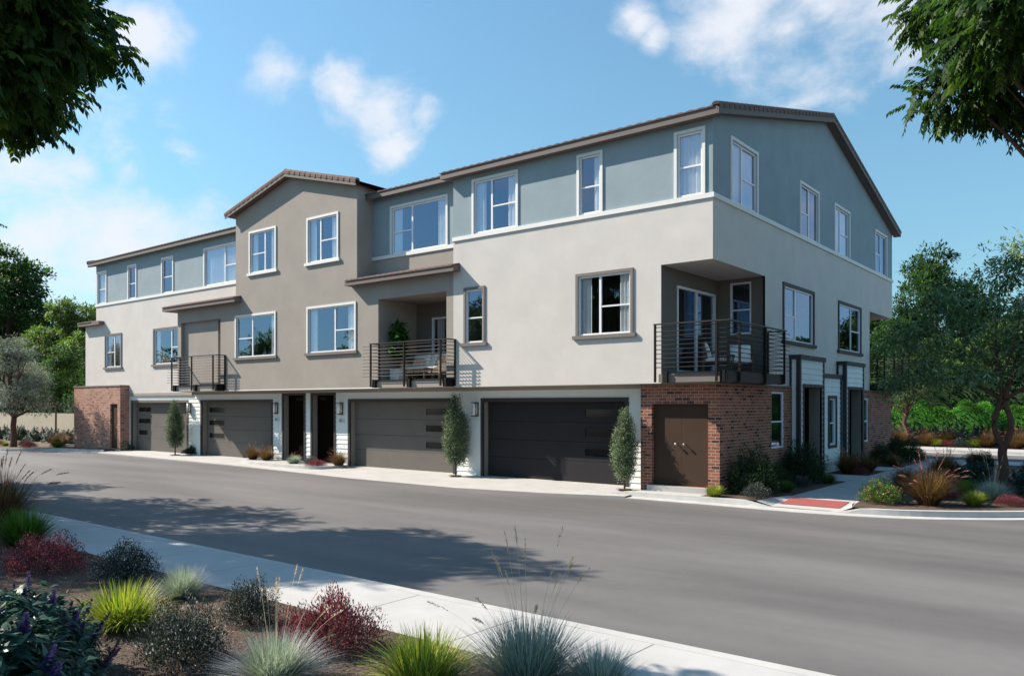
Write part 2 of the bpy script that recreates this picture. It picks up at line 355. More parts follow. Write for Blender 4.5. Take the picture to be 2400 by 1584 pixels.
def curb(name, line, profile, mat='curb', zfun=None, parent=None, joint=None):
    """sweep profile [(offset towards the road, z)] along line"""
    mb=MB(); rows=[]
    for off,z in profile:
        pts=offset(line,off); rows.append([(x,y,z if zfun is None else zfun(x,y,off,z)) for x,y in pts])
    L=[0]
    for a,b in zip(line[:-1],line[1:]): L.append(L[-1]+math.dist(a,b))
    V=[0]
    for a,b in zip(profile[:-1],profile[1:]): V.append(V[-1]+math.dist(a,b))
    for j in range(len(profile)-1):
        for i in range(len(line)-1):
            mb.quad([rows[j+1][i],rows[j+1][i+1],rows[j][i+1],rows[j][i]],[(L[i],V[j+1]),(L[i+1],V[j+1]),(L[i+1],V[j]),(L[i],V[j])])
    o=mb.build(name,mat); o['kind']='structure'; return o
CR=smooth_poly([(-3.1,-.86),(-2.3,-.74),(-.9,-.72),(.6,-.71),(2.3,-.73),(3.9,-.5),(5.05,-.02),(6.6,1.15),(8.7,3.4),(11.1,7.1),(12.8,12.1),(13.6,18)],5)
def ramp(x,y,off,z):
    r=max(0,min(1,(x-1.0)/.55))*max(0,min(1,(3.65-x)/.55)) if y<0 else 0
    l=max(0,min(1,(x+3.1)/.8))
    if z>-.17: z=z-(z+.175)*max(r,(1-l)*.85)
    return z
curb('curb', CR, [(-.16,-.052),(-.01,-.05),(.0,-.055),(.02,-.178),(.03,-.182),(.31,-.19),(.33,-.26)], zfun=ramp)
LC=smooth_poly([(-80,-4.2),(-60,-4.1),(-44,-3.9),(-39.2,-3.6),(-38.0,-2.9),(-37.6,-1.9),(-36.6,-1.35),(-34.8,-1.15),(-33.2,-.6)],4)
curb('curb', LC, [(-.16,-.052),(-.01,-.05),(.0,-.055),(.02,-.178),(.03,-.182),(.28,-.19),(.3,-.26)])
IC=smooth_poly([(-21.2,.2),(-20.9,-.5),(-19.8,-.85),(-17.5,-.95),(-15.9,-.85),(-15.3,-.4),(-15.2,.3)],4)
curb('curb', IC, [(-.15,-.022),(-.01,-.02),(.0,-.025),(.02,-.2)])
sheet('planting_strip', [(p[0],p[1]) for p in offset(IC,-.15)]+[(-15.35,.6),(-21.05,.6)], -.03, 'concrete')
# near kerb and pavement slabs
mb=MB(); mb.box(-120,60,-12.56,-12.40,-.3,-.05); x=-120
mb.build('kerb','curb')['kind']='structure'
mb=MB(); x=1.65-1.62*60
while x<40: mb.box(x+.006,x+1.612,-13.88,-12.57,-.3,-.049); x+=1.62
mb.build('sidewalk','walk')['kind']='structure'
def bed_h(x,y):
    e=min(1,max(0,(-13.86-y)/.5)); return -.05+e*(.05+.035*mnoise.noise(Vector((x*.9,y*.9,0)))+.02*mnoise.noise(Vector((x*4,y*4,3))))
def grid_sheet(name, x0,x1,y0,y1,nx,ny,zf,mat):
    xs=np.linspace(x0,x1,nx+1); ys=np.linspace(y0,y1,ny+1); v=[(float(x),float(y),zf(float(x),float(y))) for y in ys for x in xs]
    f=[(j*(nx+1)+i,j*(nx+1)+i+1,(j+1)*(nx+1)+i+1,(j+1)*(nx+1)+i) for j in range(ny) for i in range(nx)]
    me=bpy.data.meshes.new(name); me.from_pydata(v,[],f); me.materials.append(M[mat]); me.polygons.foreach_set('use_smooth',[True]*len(f)); o=bpy.data.objects.new(name,me); COL.objects.link(o); tag(o,kind='structure'); return o
grid_sheet('planting_bed', -14,12,-21,-13.86,150,48,bed_h,'mulch')
sheet('planting_bed', [(-120,-60),(60,-60),(60,-21),(-120,-21)], -.05, 'mulch')
sheet('planting_bed', [(-120,-21),(-14,-21),(-14,-13.86),(-120,-13.86)], -.05, 'mulch'); sheet('planting_bed', [(12,-21),(60,-21),(60,-13.86),(12,-13.86)], -.05, 'mulch')
# side path, beds
def path_z(x,y): return -.045 if y>.9 else -.045-.12*min(1,(.9-y)/1.45)
PL=[(1.56,-.55),(1.58,.9),(1.55,5.6),(1.6,12),(1.6,16.4)]
mb=MB(); ys=[-.56,.1,.9,2.5,4.2,5.9,7.6,9.3,11,12.7,14.4,16.4]
for a,b in zip(ys[:-1],ys[1:]):
    g=.006
    mb.quad([(1.56,a+g,path_z(0,a)),(3.16,a+g,path_z(0,a)),(3.16,b-g,path_z(0,b)),(1.56,b-g,path_z(0,b))],[(1.56,a),(3.16,a),(3.16,b),(1.56,b)])
for xa,xb in ((1.12,1.559),(3.42,3.161)):
    mb.quad([(xa,-.50,-.054),(xb,-.50,path_z(0,-.5)-.002),(xb,.1,path_z(0,.1)),(xa+(xb-xa)*.4,.1,-.047)]); mb.quad([(xa+(xb-xa)*.4,.1,-.047),(xb,.1,path_z(0,.1)),(xb,.9,-.047),(xa+(xb-xa)*.75,.9,-.047)])
for y0,y1 in ((5.75,8.1),(10.6,12.5)): mb.quad([(-1,y0,-.04),(1.55,y0,-.045),(1.55,y1,-.045),(-1,y1,-.04)])
mb.quad([(-4,16.41,-.047),(80,16.41,-.047),(80,18.4,-.047),(-4,18.4,-.047)])
mb.quad([(-2.2,-.72,-.055),(-.3,-.72,-.055),(-.3,.05,-.05),(-2.2,.05,-.05)])
mb.quad([(-2.0,-.35,-.05),(-2.0,.02,-.05),(-.3,.02,-.05),(-.3,-.35,-.05)]) if False else None
mb.build('path','walk')['kind']='structure'
mb=MB(); mb.box(-60,80,18.4,18.55,-.3,-.045); mb.box(-60,80,18.55,19.0,-.3,-.19); mb.box(-60,80,25.9,26.35,-.3,-.19); mb.box(-60,80,26.35,26.5,-.3,-.045); mb.build('kerb','curb')['kind']='structure'
mb=MB(); mb.box(-60,80,26.51,29.2,-.3,-.05); mb.build('far_pavement','walk')['kind']='structure'
mb=MB(); mb.quad([(1.57,-.56,-.2),(3.18,-.56,-.2),(3.18,16.4,-.2),(1.57,16.4,-.2)]); mb.build('path_base','soil')['kind']='structure'
def rbz(x,y): return -.055+.03*mnoise.noise(Vector((x,y,5)))
# island bed (right), bed by the wall
CI=offset(CR,-.15)
ci=[p for p in CI if p[0]>3.6]
mb=MB()
for (x0,y0),(x1,y1) in zip(ci[:-1],ci[1:]): 
    n=8
    for k in range(n):
        a,b=k/n,(k+1)/n
        P=[(x0,y0+(16.4-y0)*a),(x1,y1+(16.4-y1)*a),(x1,y1+(16.4-y1)*b),(x0,y0+(16.4-y0)*b)]
        mb.quad([(x,y,-.052+(.03 if .0<k<n else 0)) for x,y in P] if False else [(x,y,-.053) for x,y in P],P)
P=[(3.25,.1),(3.40,-.42),(ci[0][0],ci[0][1]),(ci[0][0],16.4),(3.17,16.4),(3.17,.9)]; mb.quad([(x,y,-.053) for x,y in P],P)
mb.build('planting_bed','mulch')['kind']='structure'
sheet('planting_bed', [(-.3,-.56),(1.15,-.56),(1.3,.1),(1.54,.9),(1.54,5.74),(-.3,5.74)], -.051, 'mulch')
sheet('planting_bed', [(-.3,8.11),(1.54,8.11),(1.54,10.59),(-.3,10.59)], -.051, 'mulch')
sheet('planting_bed', [(-.3,12.51),(1.54,12.51),(1.54,16.4),(-.3,16.4)], -.051, 'mulch')
sheet('planting_bed', [(-60,29.21),(80,29.21),(80,60),(-60,60)], -.04, 'mulch')
lc=offset(LC,-.15); sheet('planting_bed', lc+[(-33.2,.3),(-38.1,.3),(-38.1,40),(-80,40)], -.055, 'soil')
# red tactile pad
mb=MB(); zz=lambda y: path_z(0,y)+.012
mb.quad([(1.66,-.22,zz(-.22)),(3.06,-.22,zz(-.22)),(3.06,.62,zz(.62)),(1.66,.62,zz(.62))])
for i in range(22):
    for j in range(13):
        cx=1.7+i*.0615; cy=-.18+j*.062; r=.017; h=.007; z=zz(cy)
        t=[(cx+r*math.cos(a)*s_, cy+r*math.sin(a)*s_) for s_ in (1,.6) for a in (0,1.05,2.09,3.14,4.19,5.24)]
        for k in range(6):
            k2=(k+1)%6; mb.quad([(*t[k],z+.001),(*t[k2],z+.001),(*t[6+k2],z+h),(*t[6+k],z+h)])
        mb.quad([(*t[6+k],z+h) for k in range(6)])
tag(mb.build('tactile_pad','redpad'),'red tactile paving pad with small domes at the foot of the path ramp','tactile paving')

# ------------------------------------------------------------------ building
B = empty('townhouse_building', (0,0,0)); tag(B,'three storey townhouse block in cream, taupe and teal stucco with brick ends and garages','building')
F=-.3; U=.45; G=.48; SX=-.05
PF=Pl('F',F); PU=Pl('F',U); PG=Pl('F',G); PS=Pl('S',SX)
WIN=[]   # (plane, opening, type, trim, sill, trimtop)
T=.085
def win(pl, u0,u1,z0,z1, split, trim='trim', sill=False, cur='both', tw=T):
    """u0..z1 = outer edge of trim; z0 = top of sill/bottom band"""
    op=(round(u0+tw,3), round(u1-tw,3), round(z0,3), round(z1-tw,3)); WIN.append((pl,op,split,trim,sill,tw,cur)); return op
# split: list of vertical mullion fractions and which lights have a horizontal bar
Z2a,Z2b=4.27,6.06; Z3a,Z3b=7.75,9.50
h_R2=[win(PF,-8.64,-7.74,Z2a,Z2b,([],[0]),'btrim',True,'none'), win(PF,-4.28,-2.38,Z2a,Z2b,([.42],[1]),'btrim',True,'both')]
h_R3=[win(PF,-8.29,-6.40,Z3a,Z3b,([.42],[1]),'trim',False,'both'), win(PF,-4.24,-3.36,Z3a,Z3b,([],[0]),'trim',False,'right'), win(PF,-1.14,-.25,Z3a,Z3b,([],[0]),'trim',False,'full')]
h_M2=[win(PF,-21.74,-18.83,Z2a,Z2b,([.42],[0]),'trim',True,'right'), win(PF,-16.83,-13.93,Z2a,Z2b,([.58],[1]),'trim',True,'both')]
h_M3=[win(PF,-20.71,-18.81,Z3a,Z3b,([.58],[0]),'trim',True,'both'), win(PF,-16.83,-14.92,Z3a,Z3b,([.42],[1]),'trim',True,'both')]
h_RW=[win(PU,-12.92,-10.05,Z3a,Z3b,([.38],[0]),'trim',False,'both')]
h_U3=[win(PU,-36.30,-35.15,Z3a,Z3b,([],[0]),'trim',False,'full'), win(PU,-32.8,-31.85,Z3a,Z3b,([],[0]),'trim',False,'none'), win(PU,-29.35,-28.2,Z3a,Z3b,([],[0]),'trim',False,'none'), win(PU,-25.5,-22.6,Z3a,Z3b,([.6],[1]),'trim',False,'full')]
h_U2=[win(PU,-35.35,-33.45,Z2a,Z2b,([.55],[0]),'btrim',True,'both'), win(PU,-30.15,-27.25,Z2a,Z2b,([.6],[1]),'btrim',True,'both')]
h_S3=[win(PS,.79,2.72,Z3a,Z3b,([.42],[1]),'trim',False,'full'), win(PS,6.25,8.17,Z3a,Z3b,([.5],[0]),'trim',False,'none'), win(PS,9.88,11.8,Z3a,Z3b,([.4],[1]),'trim',False,'full'), win(PS,15.34,17.26,Z3a,Z3b,([.5],[0]),'trim',False,'none')]
h_S2=[win(PS,4.72,7.68,Z2a,Z2b,([.4],[0]),'dtrim',True,'none',.1), win(PS,10.34,13.31,Z2a,Z2b,([.58],[1]),'dtrim',True,'none',.1)]
# --- cream walls
mb=MB()
wall(mb,PF,-9.11,SX,2.86,7.62,h_R2+[(-1.53,SX,2.86,6.04)],.0)
for h in h_R2: pass
wall(mb,PU,-37.7,-26.46,2.86,6.72,h_U2); wall(mb,PU,-36.4,-21.7,6.72,7.62)
wall(mb,PS,F,18.2,2.86,7.62,h_S2+[(F,3.16,2.86,6.04),(14.57,18.2,2.86,6.04)])
wall(mb,Pl('F',18.2),-38,-1.53,2.86,9.7); wall(mb,Pl('F',18.2),-1.53,-.05,6.04,9.7)          # rear, faces away
for h in h_R2:
    a,b,c,d=h
    for q in ([(a,c),(a,c,-.14),(a,d,-.14),(a,d)],[(b,c,-.14),(b,c),(b,d),(b,d,-.14)],[(a,d),(b,d),(b,d,-.14),(a,d,-.14)],[(a,c,-.14),(b,c,-.14),(b,c),(a,c)]): PF.quad(mb,q)
# fronts edge thickness at the corner recess
mb.quad([(-37.7,U,2.86),(-37.7,18.2,2.86),(-37.7,18.2,6.72),(-37.7,U,6.72)]); mb.quad([(-36.4,U,6.72),(-36.4,18.2,6.72),(-36.4,18.2,9.9),(-36.4,U,9.9)])
# soffits
mb.quad([(-9.11,F,2.86),(-9.11,G+.05,2.86),(SX,G+.05,2.86),(SX,F,2.86)]); mb.quad([(-1.53,F,6.04),(-1.53,3.3,6.04),(SX,3.3,6.04),(SX,F,6.04)])
mb.quad([(-1.53,14.57,6.04),(-1.53,18.2,6.04),(SX,18.2,6.04),(SX,14.57,6.04)])
mb.split('cream_wall','cream',B)
# --- taupe walls
mb=MB()
b2=(-12.74,-9.42,2.86,6.03); b1=(-26.16,-22.88,2.86,6.03)
wall(mb,PF,-26.46,-21.7,2.86,6.9,[b1],.12); wall(mb,PF,-21.7,-13.89,2.86,10.3,h_M2+h_M3); wall(mb,PF,-13.89,-9.11,2.86,6.9,[b2],.12)
PF.quad(mb,[(-21.7,10.3),(-13.89,10.3),(-17.795,11.32)])
wall(mb,PU,-13.89,-9.0,6.7,7.62)
mb.quad([(-13.89,F,6.7),(-13.89,2.5,6.7),(-13.89,2.5,10.3),(-13.89,F,10.3)]); mb.quad([(-21.7,F,6.7),(-21.7,2.5,6.7),(-21.7,2.5,10.3),(-21.7,F,10.3)]); mb.quad([(-26.46,F,2.86),(-26.46,U,2.86),(-26.46,U,6.9),(-26.46,F,6.9)])
mb.quad([(-26.46,F,2.86),(-26.46,G+.05,2.86),(-9.11,G+.05,2.86),(-9.11,F,2.86)])
# balcony recess interiors
for (a,b,c,d),dep in ((b2,1.62),):
    mb.quad([(a,F,3.15),(a,dep,3.15),(a,dep,d),(a,F,d)]); mb.quad([(b,F,3.15),(b,dep,3.15),(b,dep,d),(b,F,d)]); mb.quad([(a,F,d),(b,F,d),(b,dep,d),(a,dep,d)])
a,b,c,d=b1
mb.quad([(a,F,3.15),(a,-.15,3.15),(a,-.15,d),(a,F,d)]); mb.quad([(a,F,d),(b,F,d),(b,1.6,d),(a,1.6,d)])
Pl('F',-.15).quad(mb,[(a,3.15),(b-.44,3.15),(b-.44,d),(a,d)])
mb.quad([(b-.44,-.15,3.15),(b-.44,1.6,3.15),(b-.44,1.6,d),(b-.44,-.15,d)]); mb.quad([(b,F,3.15),(b,1.6,3.15),(b,1.6,d),(b,F,d)]); mb.quad([(b-.44,1.6,3.15),(b,1.6,3.15),(b,1.6,d),(b-.44,1.6,d)])
mb.split('taupe_wall','taupe',B)
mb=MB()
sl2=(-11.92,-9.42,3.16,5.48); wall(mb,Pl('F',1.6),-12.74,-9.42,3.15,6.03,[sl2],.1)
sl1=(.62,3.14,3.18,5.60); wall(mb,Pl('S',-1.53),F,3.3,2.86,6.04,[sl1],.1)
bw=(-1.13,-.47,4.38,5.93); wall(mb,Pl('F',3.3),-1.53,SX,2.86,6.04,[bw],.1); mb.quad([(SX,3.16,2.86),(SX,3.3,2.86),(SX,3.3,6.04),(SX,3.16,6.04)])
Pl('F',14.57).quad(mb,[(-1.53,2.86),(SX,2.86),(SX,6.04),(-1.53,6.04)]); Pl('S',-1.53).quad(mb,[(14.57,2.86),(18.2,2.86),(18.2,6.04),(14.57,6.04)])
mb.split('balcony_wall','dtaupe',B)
# --- teal walls
mb=MB()
wall(mb,PF,-9.11,SX,7.62,9.78,h_R3); wall(mb,PU,-13.89,-9.0,7.62,10.02,h_RW); wall(mb,PU,-36.4,-21.7,7.62,10.02,h_U3)
wall(mb,PS,F,18.2,7.62,9.75,h_S3); PS.quad(mb,[(F,9.75),(18.2,9.75),(18.2,9.76),(9.0,12.14),(F,9.76)])
mb.quad([(-9.11,F,6.7),(-9.11,U,6.7),(-9.11,U,9.9),(-9.11,F,9.9)])
mb.split('teal_wall','teal',B)
# --- trim bands
mb=MB()
PF.box(mb,-9.13,SX+.05,7.62,7.745,0,.045); PU.box(mb,-13.88,-9.12,7.62,7.745,0,.045); PU.box(mb,-36.45,-21.71,7.62,7.745,0,.045); PS.box(mb,F-.0,18.25,7.62,7.745,0,.048)
mb.split('sill_band','trim',B)
mb=MB(); PU.box(mb,-32.69,-26.47,2.72,2.86,-.02,.05); PG.box(mb,-26.46,-2.33,2.74,2.855,-.0,.03); mb.split('soffit_band','taupe',B)
mb=MB(); PF.box(mb,-26.46,-9.12,2.862,2.90,0,.012); mb.build('drip_edge','trim',B)
# --- lower siding
GD=[(-8.46,-3.09,-.1,2.38),(-15.18,-9.82,-.1,2.38),(-25.69,-20.27,-.1,2.38),(-32.38,-27.02,-.1,2.38)]
DD=[(-17.5,-16.14,-.1,2.66),(-19.41,-18.03,-.1,2.66)]
mb=MB(); siding(mb,PG,-32.69,-2.32,-.12,2.86,GD+DD,start=-.12); mb.build('siding_wall','siding',B)
# --- brick
mb=MB(); PB=Pl('F',0.0); PBS=Pl('S',0.0)
dd=(-1.98,-.32,.1,2.31); bwn=(3.67,4.70,.98,2.67); bwf=(13.35,14.18,.82,2.53)
wall(mb,PB,-2.32,0,-.12,2.82,[dd],.16); wall(mb,PBS,0,5.35,-.12,2.82,[bwn],.08); wall(mb,PBS,12.5,17.85,-.12,2.82,[bwf],.08)
mb.quad([(-2.32,0,-.12),(-2.32,G+.1,-.12),(-2.32,G+.1,2.82),(-2.32,0,2.82)],[(0,-.12),(.58,-.12),(.58,2.82),(0,2.82)])
Pl('F',17.85).quad(mb,[(-3,-.12),(0,-.12),(0,2.82),(-3,2.82)])
mb.split('brick_wall','brick',B)
mb=MB(); mb.box(-2.33,.03,-.03,.3,2.82,2.857); mb.box(-.3,.03,.3,5.3,2.82,2.858); mb.box(-.3,.03,12.5,17.88,2.82,2.858); mb.split('brick_cap','btrim',B)
mb=MB(); wall(mb,PB,-38.09,-32.69,-.12,3.22,[(-33.78,-32.99,.0,2.31)],.1); wall(mb,Pl('S',-32.69),0,G+.02,-.12,3.22)
mb.quad([(-38.09,0,-.12),(-38.09,4,-.12),(-38.09,4,3.22),(-38.09,0,3.22)],[(0,-.12),(4,-.12),(4,3.22),(0,3.22)])
mb.build('brick_wall','brick2',B)
mb=MB(); mb.box(-38.12,-32.66,-.03,U-.005,3.22,3.29); mb.split('brick_cap','btrim',B)
# --- doors
def door(name, pl, u0,u1,z0,z1,d,mat,parent=B,label=None):
    m=MB(); pl.box(m,u0,u1,z0,z1,d-.04,d); o=m.build(name,mat,parent)
    if label: o['label']=label
    return o
D1=door('utility_door',PB,-1.98,-1.152,.1,2.31,-.13,'door_brown'); D2=door('utility_door',PB,-1.148,-.32,.1,2.31,-.13,'door_brown')
for o,x in ((D1,-1.27),(D2,-1.03)):
    m=MB(); m.tube([(x,.13,1.22),(x,.06,1.22),(x,.055,1.22),(x,.02,1.22),(x,.012,1.22)],[.012,.012,.03,.034,.02],10); m.build('door_knob','knob',o,True)
m=MB(); m.box(-2.03,-.27,-.18,.1,-.12,.1-.004); m.build('door_step','concrete',B)
door('utility_door',PB,-33.76,-33.01,.05,2.29,-.09,'door_brown'); m=MB(); m.tube([(-33.1,.09,1.1),(-33.1,.03,1.1),(-33.1,.02,1.1)],[.02,.035,.02],8); m.build('door_knob','knob',bpy.data.objects['utility_door.002'],True)
def garage(i,u0,u1,z1,mat,fmat,side,dpl):
    m=MB(); w=.12
    PG.box(m,u0-w,u0,-.12,z1+w,-.02,.035); PG.box(m,u1,u1+w,-.12,z1+w,-.02,.035); PG.box(m,u0,u1,z1,z1+w,-.02,.035); m.build('garage_frame',fmat,B)
    m=MB(); PG.quad(m,[(u0+.001,-.1,-.02),(u0+.001,-.1,-.3),(u0+.001,z1,-.3),(u0+.001,z1,-.02)]); PG.quad(m,[(u1-.001,-.1,-.3),(u1-.001,-.1,-.02),(u1-.001,z1,-.02),(u1-.001,z1,-.3)]); PG.quad(m,[(u0,z1-.001,-.02),(u1,z1-.001,-.02),(u1,z1-.001,-.3),(u0,z1-.001,-.3)]); m.build('garage_jamb','jamb' if side!='x' else 'gframe',B)
    P=Pl('F',.7); rows=[-.09,.575,1.155,1.75,2.39]
    wu=(u1-1.33-.22,u1-.22) if side=='R' else (u0+.22,u0+1.52)
    holes=[(wu[0],wu[1],z,z+.285) for z in (.71,1.30,1.89)]
    m=MB()
    for k in range(4):
        zz0,zz1=rows[k]+.006,rows[k+1]-.006
        hs_=[h for h in holes if zz0<h[2]<zz1]
        for a,b,c,d in grid_cells(u0,u1,zz0,zz1,hs_): P.quad(m,[(a,c),(b,c),(b,d),(a,d)])
        P.quad(m,[(u0,zz1),(u1,zz1),(u1,rows[k+1]+.006,-.025),(u0,rows[k+1]+.006,-.025)])
    o=m.build('garage_door',mat,B)
    for a,b,c,d in holes:
        f=MB(); t=.03
        for q in ((a,b,c,c+t),(a,b,d-t,d),(a,a+t,c+t,d-t),(b-t,b,c+t,d-t)): P.box(f,*q,-.02,.012)
        f.build('garage_window_frame',mat,o); f=MB(); P.quad(f,[(a+t,c+t,-.01),(b-t,c+t,-.01),(b-t,d-t,-.01),(a+t,d-t,-.01)]); f.build('garage_window_pane','dark_glass',o)
garage(4,*GD[0][:2],2.38,'door_dark','gframe_dark','R',0); garage(3,*GD[1][:2],2.38,'door_grey','gframe_dark','R',0); garage(2,*GD[2][:2],2.38,'door_grey','gframe_dark','L',0); garage(1,*GD[3][:2],2.38,'door_grey','gframe','L',0)
for (u0,u1,_,z1) in DD:
    m=MB(); w=.1
    PG.box(m,u0-w,u0,-.12,z1+w-.01,-.02,.035); PG.box(m,u1,u1+w,-.12,z1+w-.01,-.02,.035); PG.box(m,u0,u1,z1,z1+w-.01,-.02,.035); m.build('door_frame','gframe_dark',B)
    m=MB(); m.quad([(u0+.001,G,-.1),(u0+.001,1.6,-.1),(u0+.001,1.6,z1),(u0+.001,G,z1)]); m.quad([(u1-.001,G,-.1),(u1-.001,1.6,-.1),(u1-.001,1.6,z1),(u1-.001,G,z1)]); m.build('door_jamb','jamb',B)
    m=MB(); m.box(u0+.002,u1-.002,.72,.78,-.05,z1-.004); m.build('entry_door','black_door',B)
    m=MB(); m.box(u0,u1,G-.1,1.5,-.1,-.03); m.build('door_step','concrete',B)
# --- entry porches on the side
def porch(y0,y1,x,z1,dy0,dy1,dz):
    m=MB(); P=Pl('S',x); siding(m,P,y0,y1,-.12,z1,[(dy0,dy1,-.12,dz)] if dy0 else [(8.75,9.48,.88,2.5)],start=-.12,reveal=.02)
    siding(m,Pl('F',y0),SX-.0,x,-.12,z1,[],start=-.12); m.quad([(x,y1,-.12),(SX,y1,-.12),(SX,y1,z1),(x,y1,z1)]); m.build('porch_siding','siding',B)
    m=MB(); m.box(SX,x+.07,y0-.07,y1+.07,z1,z1+.14)
    m.box(x-.09,x+.035,y0-.035,y0+.10,-.12,z1); m.box(x-.02,x+.035,y1-.1,y1+.02,-.12,z1); m.box(SX,SX+.07,y0-.035,y0,-.12,z1)
    if dy0:
        P.box(m,dy0-.1,dy0,-.12,dz+.1,-.02,.035); P.box(m,dy1,dy1+.1,-.12,dz+.1,-.02,.035); P.box(m,dy0,dy1,dz,dz+.1,-.02,.035)
    m.build('porch_trim','dtrim',B)
    if dy0:
        m=MB(); m.quad([(x-.02,dy1-.001,-.12),(x-.40,dy1-.001,-.12),(x-.40,dy1-.001,dz),(x-.02,dy1-.001,dz)]); m.quad([(x-.02,dy0+.001,-.12),(x-.40,dy0+.001,-.12),(x-.40,dy0+.001,dz),(x-.02,dy0+.001,dz)]); m.quad([(x-.02,dy0,dz-.001),(x-.02,dy1,dz-.001),(x-.40,dy1,dz-.001),(x-.40,dy0,dz-.001)]); m.build('porch_recess_wall','jamb',B)
        m=MB(); m.box(x-.44,x-.38,dy0+.002,dy1-.002,-.05,dz-.004); o=m.build('entry_door','black_door',B)
        m=MB(); m.box(x-.379,x-.37,dy0+.55,dy0+.72,.3,2.1); m.build('door_light','lamp_glass',o); m=MB(); m.tube([(x-.37,dy0+.9,.9),(x-.31,dy0+.9,.9),(x-.31,dy0+.9,1.35),(x-.37,dy0+.9,1.35)],.014,6); m.build('door_handle','metal',o)
        m=MB(); m.box(x-.40,x,dy0,dy1,-.1,-.036); m.build('door_step','concrete',B)
porch(5.35,7.72,.25,3.70,5.72,7.42,2.84); porch(10.2,12.5,.25,3.70,10.55,12.3,2.84); porch(7.78,10.16,.1,3.2,None,None,None)
WIN.append((Pl('S',.1),(8.75,9.48,.88,2.5),([],[0]),'dtrim','flat',.1,'none'))
WIN.append((PBS,bwn,([],[0]),None,False,0,'none')); WIN.append((PBS,bwf,([],[0]),None,False,0,'none')); WIN.append((Pl('F',3.3),bw,([],[0]),None,False,0,'none'))
# --- windows
CUR={}
def build_window(pl,op,split,trim,sill,tw,cur):
    a,b,c,d=op; name='window'
    w=empty(name,pl.p((a+b)/2,c,0),B); inv=-Vector(w.location)
    def put(m,nm,mat,smooth=False):
        o=m.build(nm,mat,w,smooth); o.location=inv; return o
    if trim:
        m=MB(); t=.035; dd0=0 if sill!='flat' else .02
        pl.box(m,a-tw,a,c,d+tw,dd0-.001,dd0+t); pl.box(m,b,b+tw,c,d+tw,dd0-.001,dd0+t); pl.box(m,a,b,d,d+tw,dd0-.001,dd0+t)
        if sill=='flat': pl.box(m,a-tw,b+tw,c-tw,c,dd0-.001,dd0+t)
        put(m,'window_trim',trim)
        if sill is True:
            m=MB(); pl.box(m,a-tw-.09,b+tw+.09,c-.105,c-.001,0,.075)
            put(m,'window_sill','btrim' if (trim=='btrim' or (pl is PF and c<5)) else trim)
    m=MB(); f=.055; q0,q1=-.075,-.02
    fr=[(a,a+f,c,d),(b-f,b,c,d),(a+f,b-f,d-f,d),(a+f,b-f,c,c+f)]
    for q in fr: pl.box(m,*q,q0,q1)
    cuts=[a+f]+[a+(b-a)*s for s in split[0]]+[b-f]
    for s in split[0]:
        u=a+(b-a)*s; pl.box(m,u-.035,u+.035,c+f,d-f,q0,q1-.005)
    lights=[(cuts[i]+(.035 if i else 0),cuts[i+1]-(.035 if i<len(cuts)-2 else 0)) for i in range(len(cuts)-1)]
    zm=c+(d-c)*.47
    for i in split[1]: pl.box(m,lights[i][0],lights[i][1],zm-.022,zm+.022,q0,q1-.01)
    put(m,'window_frame','vinyl')
    for i,(u0,u1) in enumerate(lights):
        zs=[c+f,zm,d-f] if i in split[1] else [c+f,d-f]
        for k in range(len(zs)-1):
            m=MB(); dep=-.045-.012*(k if len(zs)>2 else 0); jx,jz=random.uniform(-.0015,.0015),random.uniform(-.0015,.0015)
            pl.quad(m,[(u0,zs[k],dep+jx),(u1,zs[k],dep-jx),(u1,zs[k+1],dep-jx+jz),(u0,zs[k+1],dep+jx+jz)]); put(m,'window_pane','glass')
    wd=b-a; spans=[]
    if cur=='both': spans=[(a+.03,a+.03+min(.42,wd*.22)),(b-.03-min(.42,wd*.22),b-.03)]
    elif cur=='right': spans=[(b-.03-min(.35,wd*.35),b-.03)]
    elif cur=='full': spans=[(a+.02,b-.02)]
    for u0,u1 in spans:
        m=MB(); n=max(8,int((u1-u0)/.028)); prev=None
        for i in range(n+1):
            u=u0+(u1-u0)*i/n; dp=-.105+.028*math.sin(u*46+math.sin(u*9)*1.2); 
            if prev: pl.quad(m,[(prev[0],c+.0,prev[1]),(u,c+.0,dp),(u,d,dp),(prev[0],d,prev[1])])
            prev=(u,dp)
        put(m,'curtain','curtain',True)
for w in WIN: build_window(*w)
# sliding doors
def slider(pl,op,cur):
    a,b,c,d=op; w=empty('sliding_door',pl.p((a+b)/2,c,0),B); inv=-Vector(w.location)
    def put(m,nm,mat,smooth=False): o=m.build(nm,mat,w,smooth); o.location=inv
    m=MB(); f=.07
    for q in [(a,a+f,c,d),(b-f,b,c,d),(a+f,b-f,d-f,d),(a+f,b-f,c,c+f)]: pl.box(m,*q,-.08,.02)
    mid=(a+b)/2; pl.box(m,mid-.045,mid+.045,c+f,d-f,-.07,.005); put(m,'door_frame','vinyl')
    for u0,u1,dp in ((a+f,mid-.045,-.03),(mid+.045,b-f,-.05)):
        m=MB(); pl.quad(m,[(u0,c+f,dp),(u1,c+f,dp),(u1,d-f,dp),(u0,d-f,dp)]); put(m,'door_pane','glass')
    if cur:
        m=MB(); u0,u1=a+.1,a+.42; prev=None
        for i in range(25):
            u=u0+(u1-u0)*i/24; dp=-.2+.04*math.sin(i*1.3)
            if prev: pl.quad(m,[(prev[0],c,prev[1]),(u,c,dp),(u,d,dp),(prev[0],d,prev[1])])
            prev=(u,dp)
        put(m,'curtain','curtain',True)
slider(Pl('F',1.6),(sl2[0],sl2[1]+.9,sl2[2],sl2[3]),True) if False else slider(Pl('F',1.6),sl2,True)
slider(Pl('S',-1.53),sl1,False)
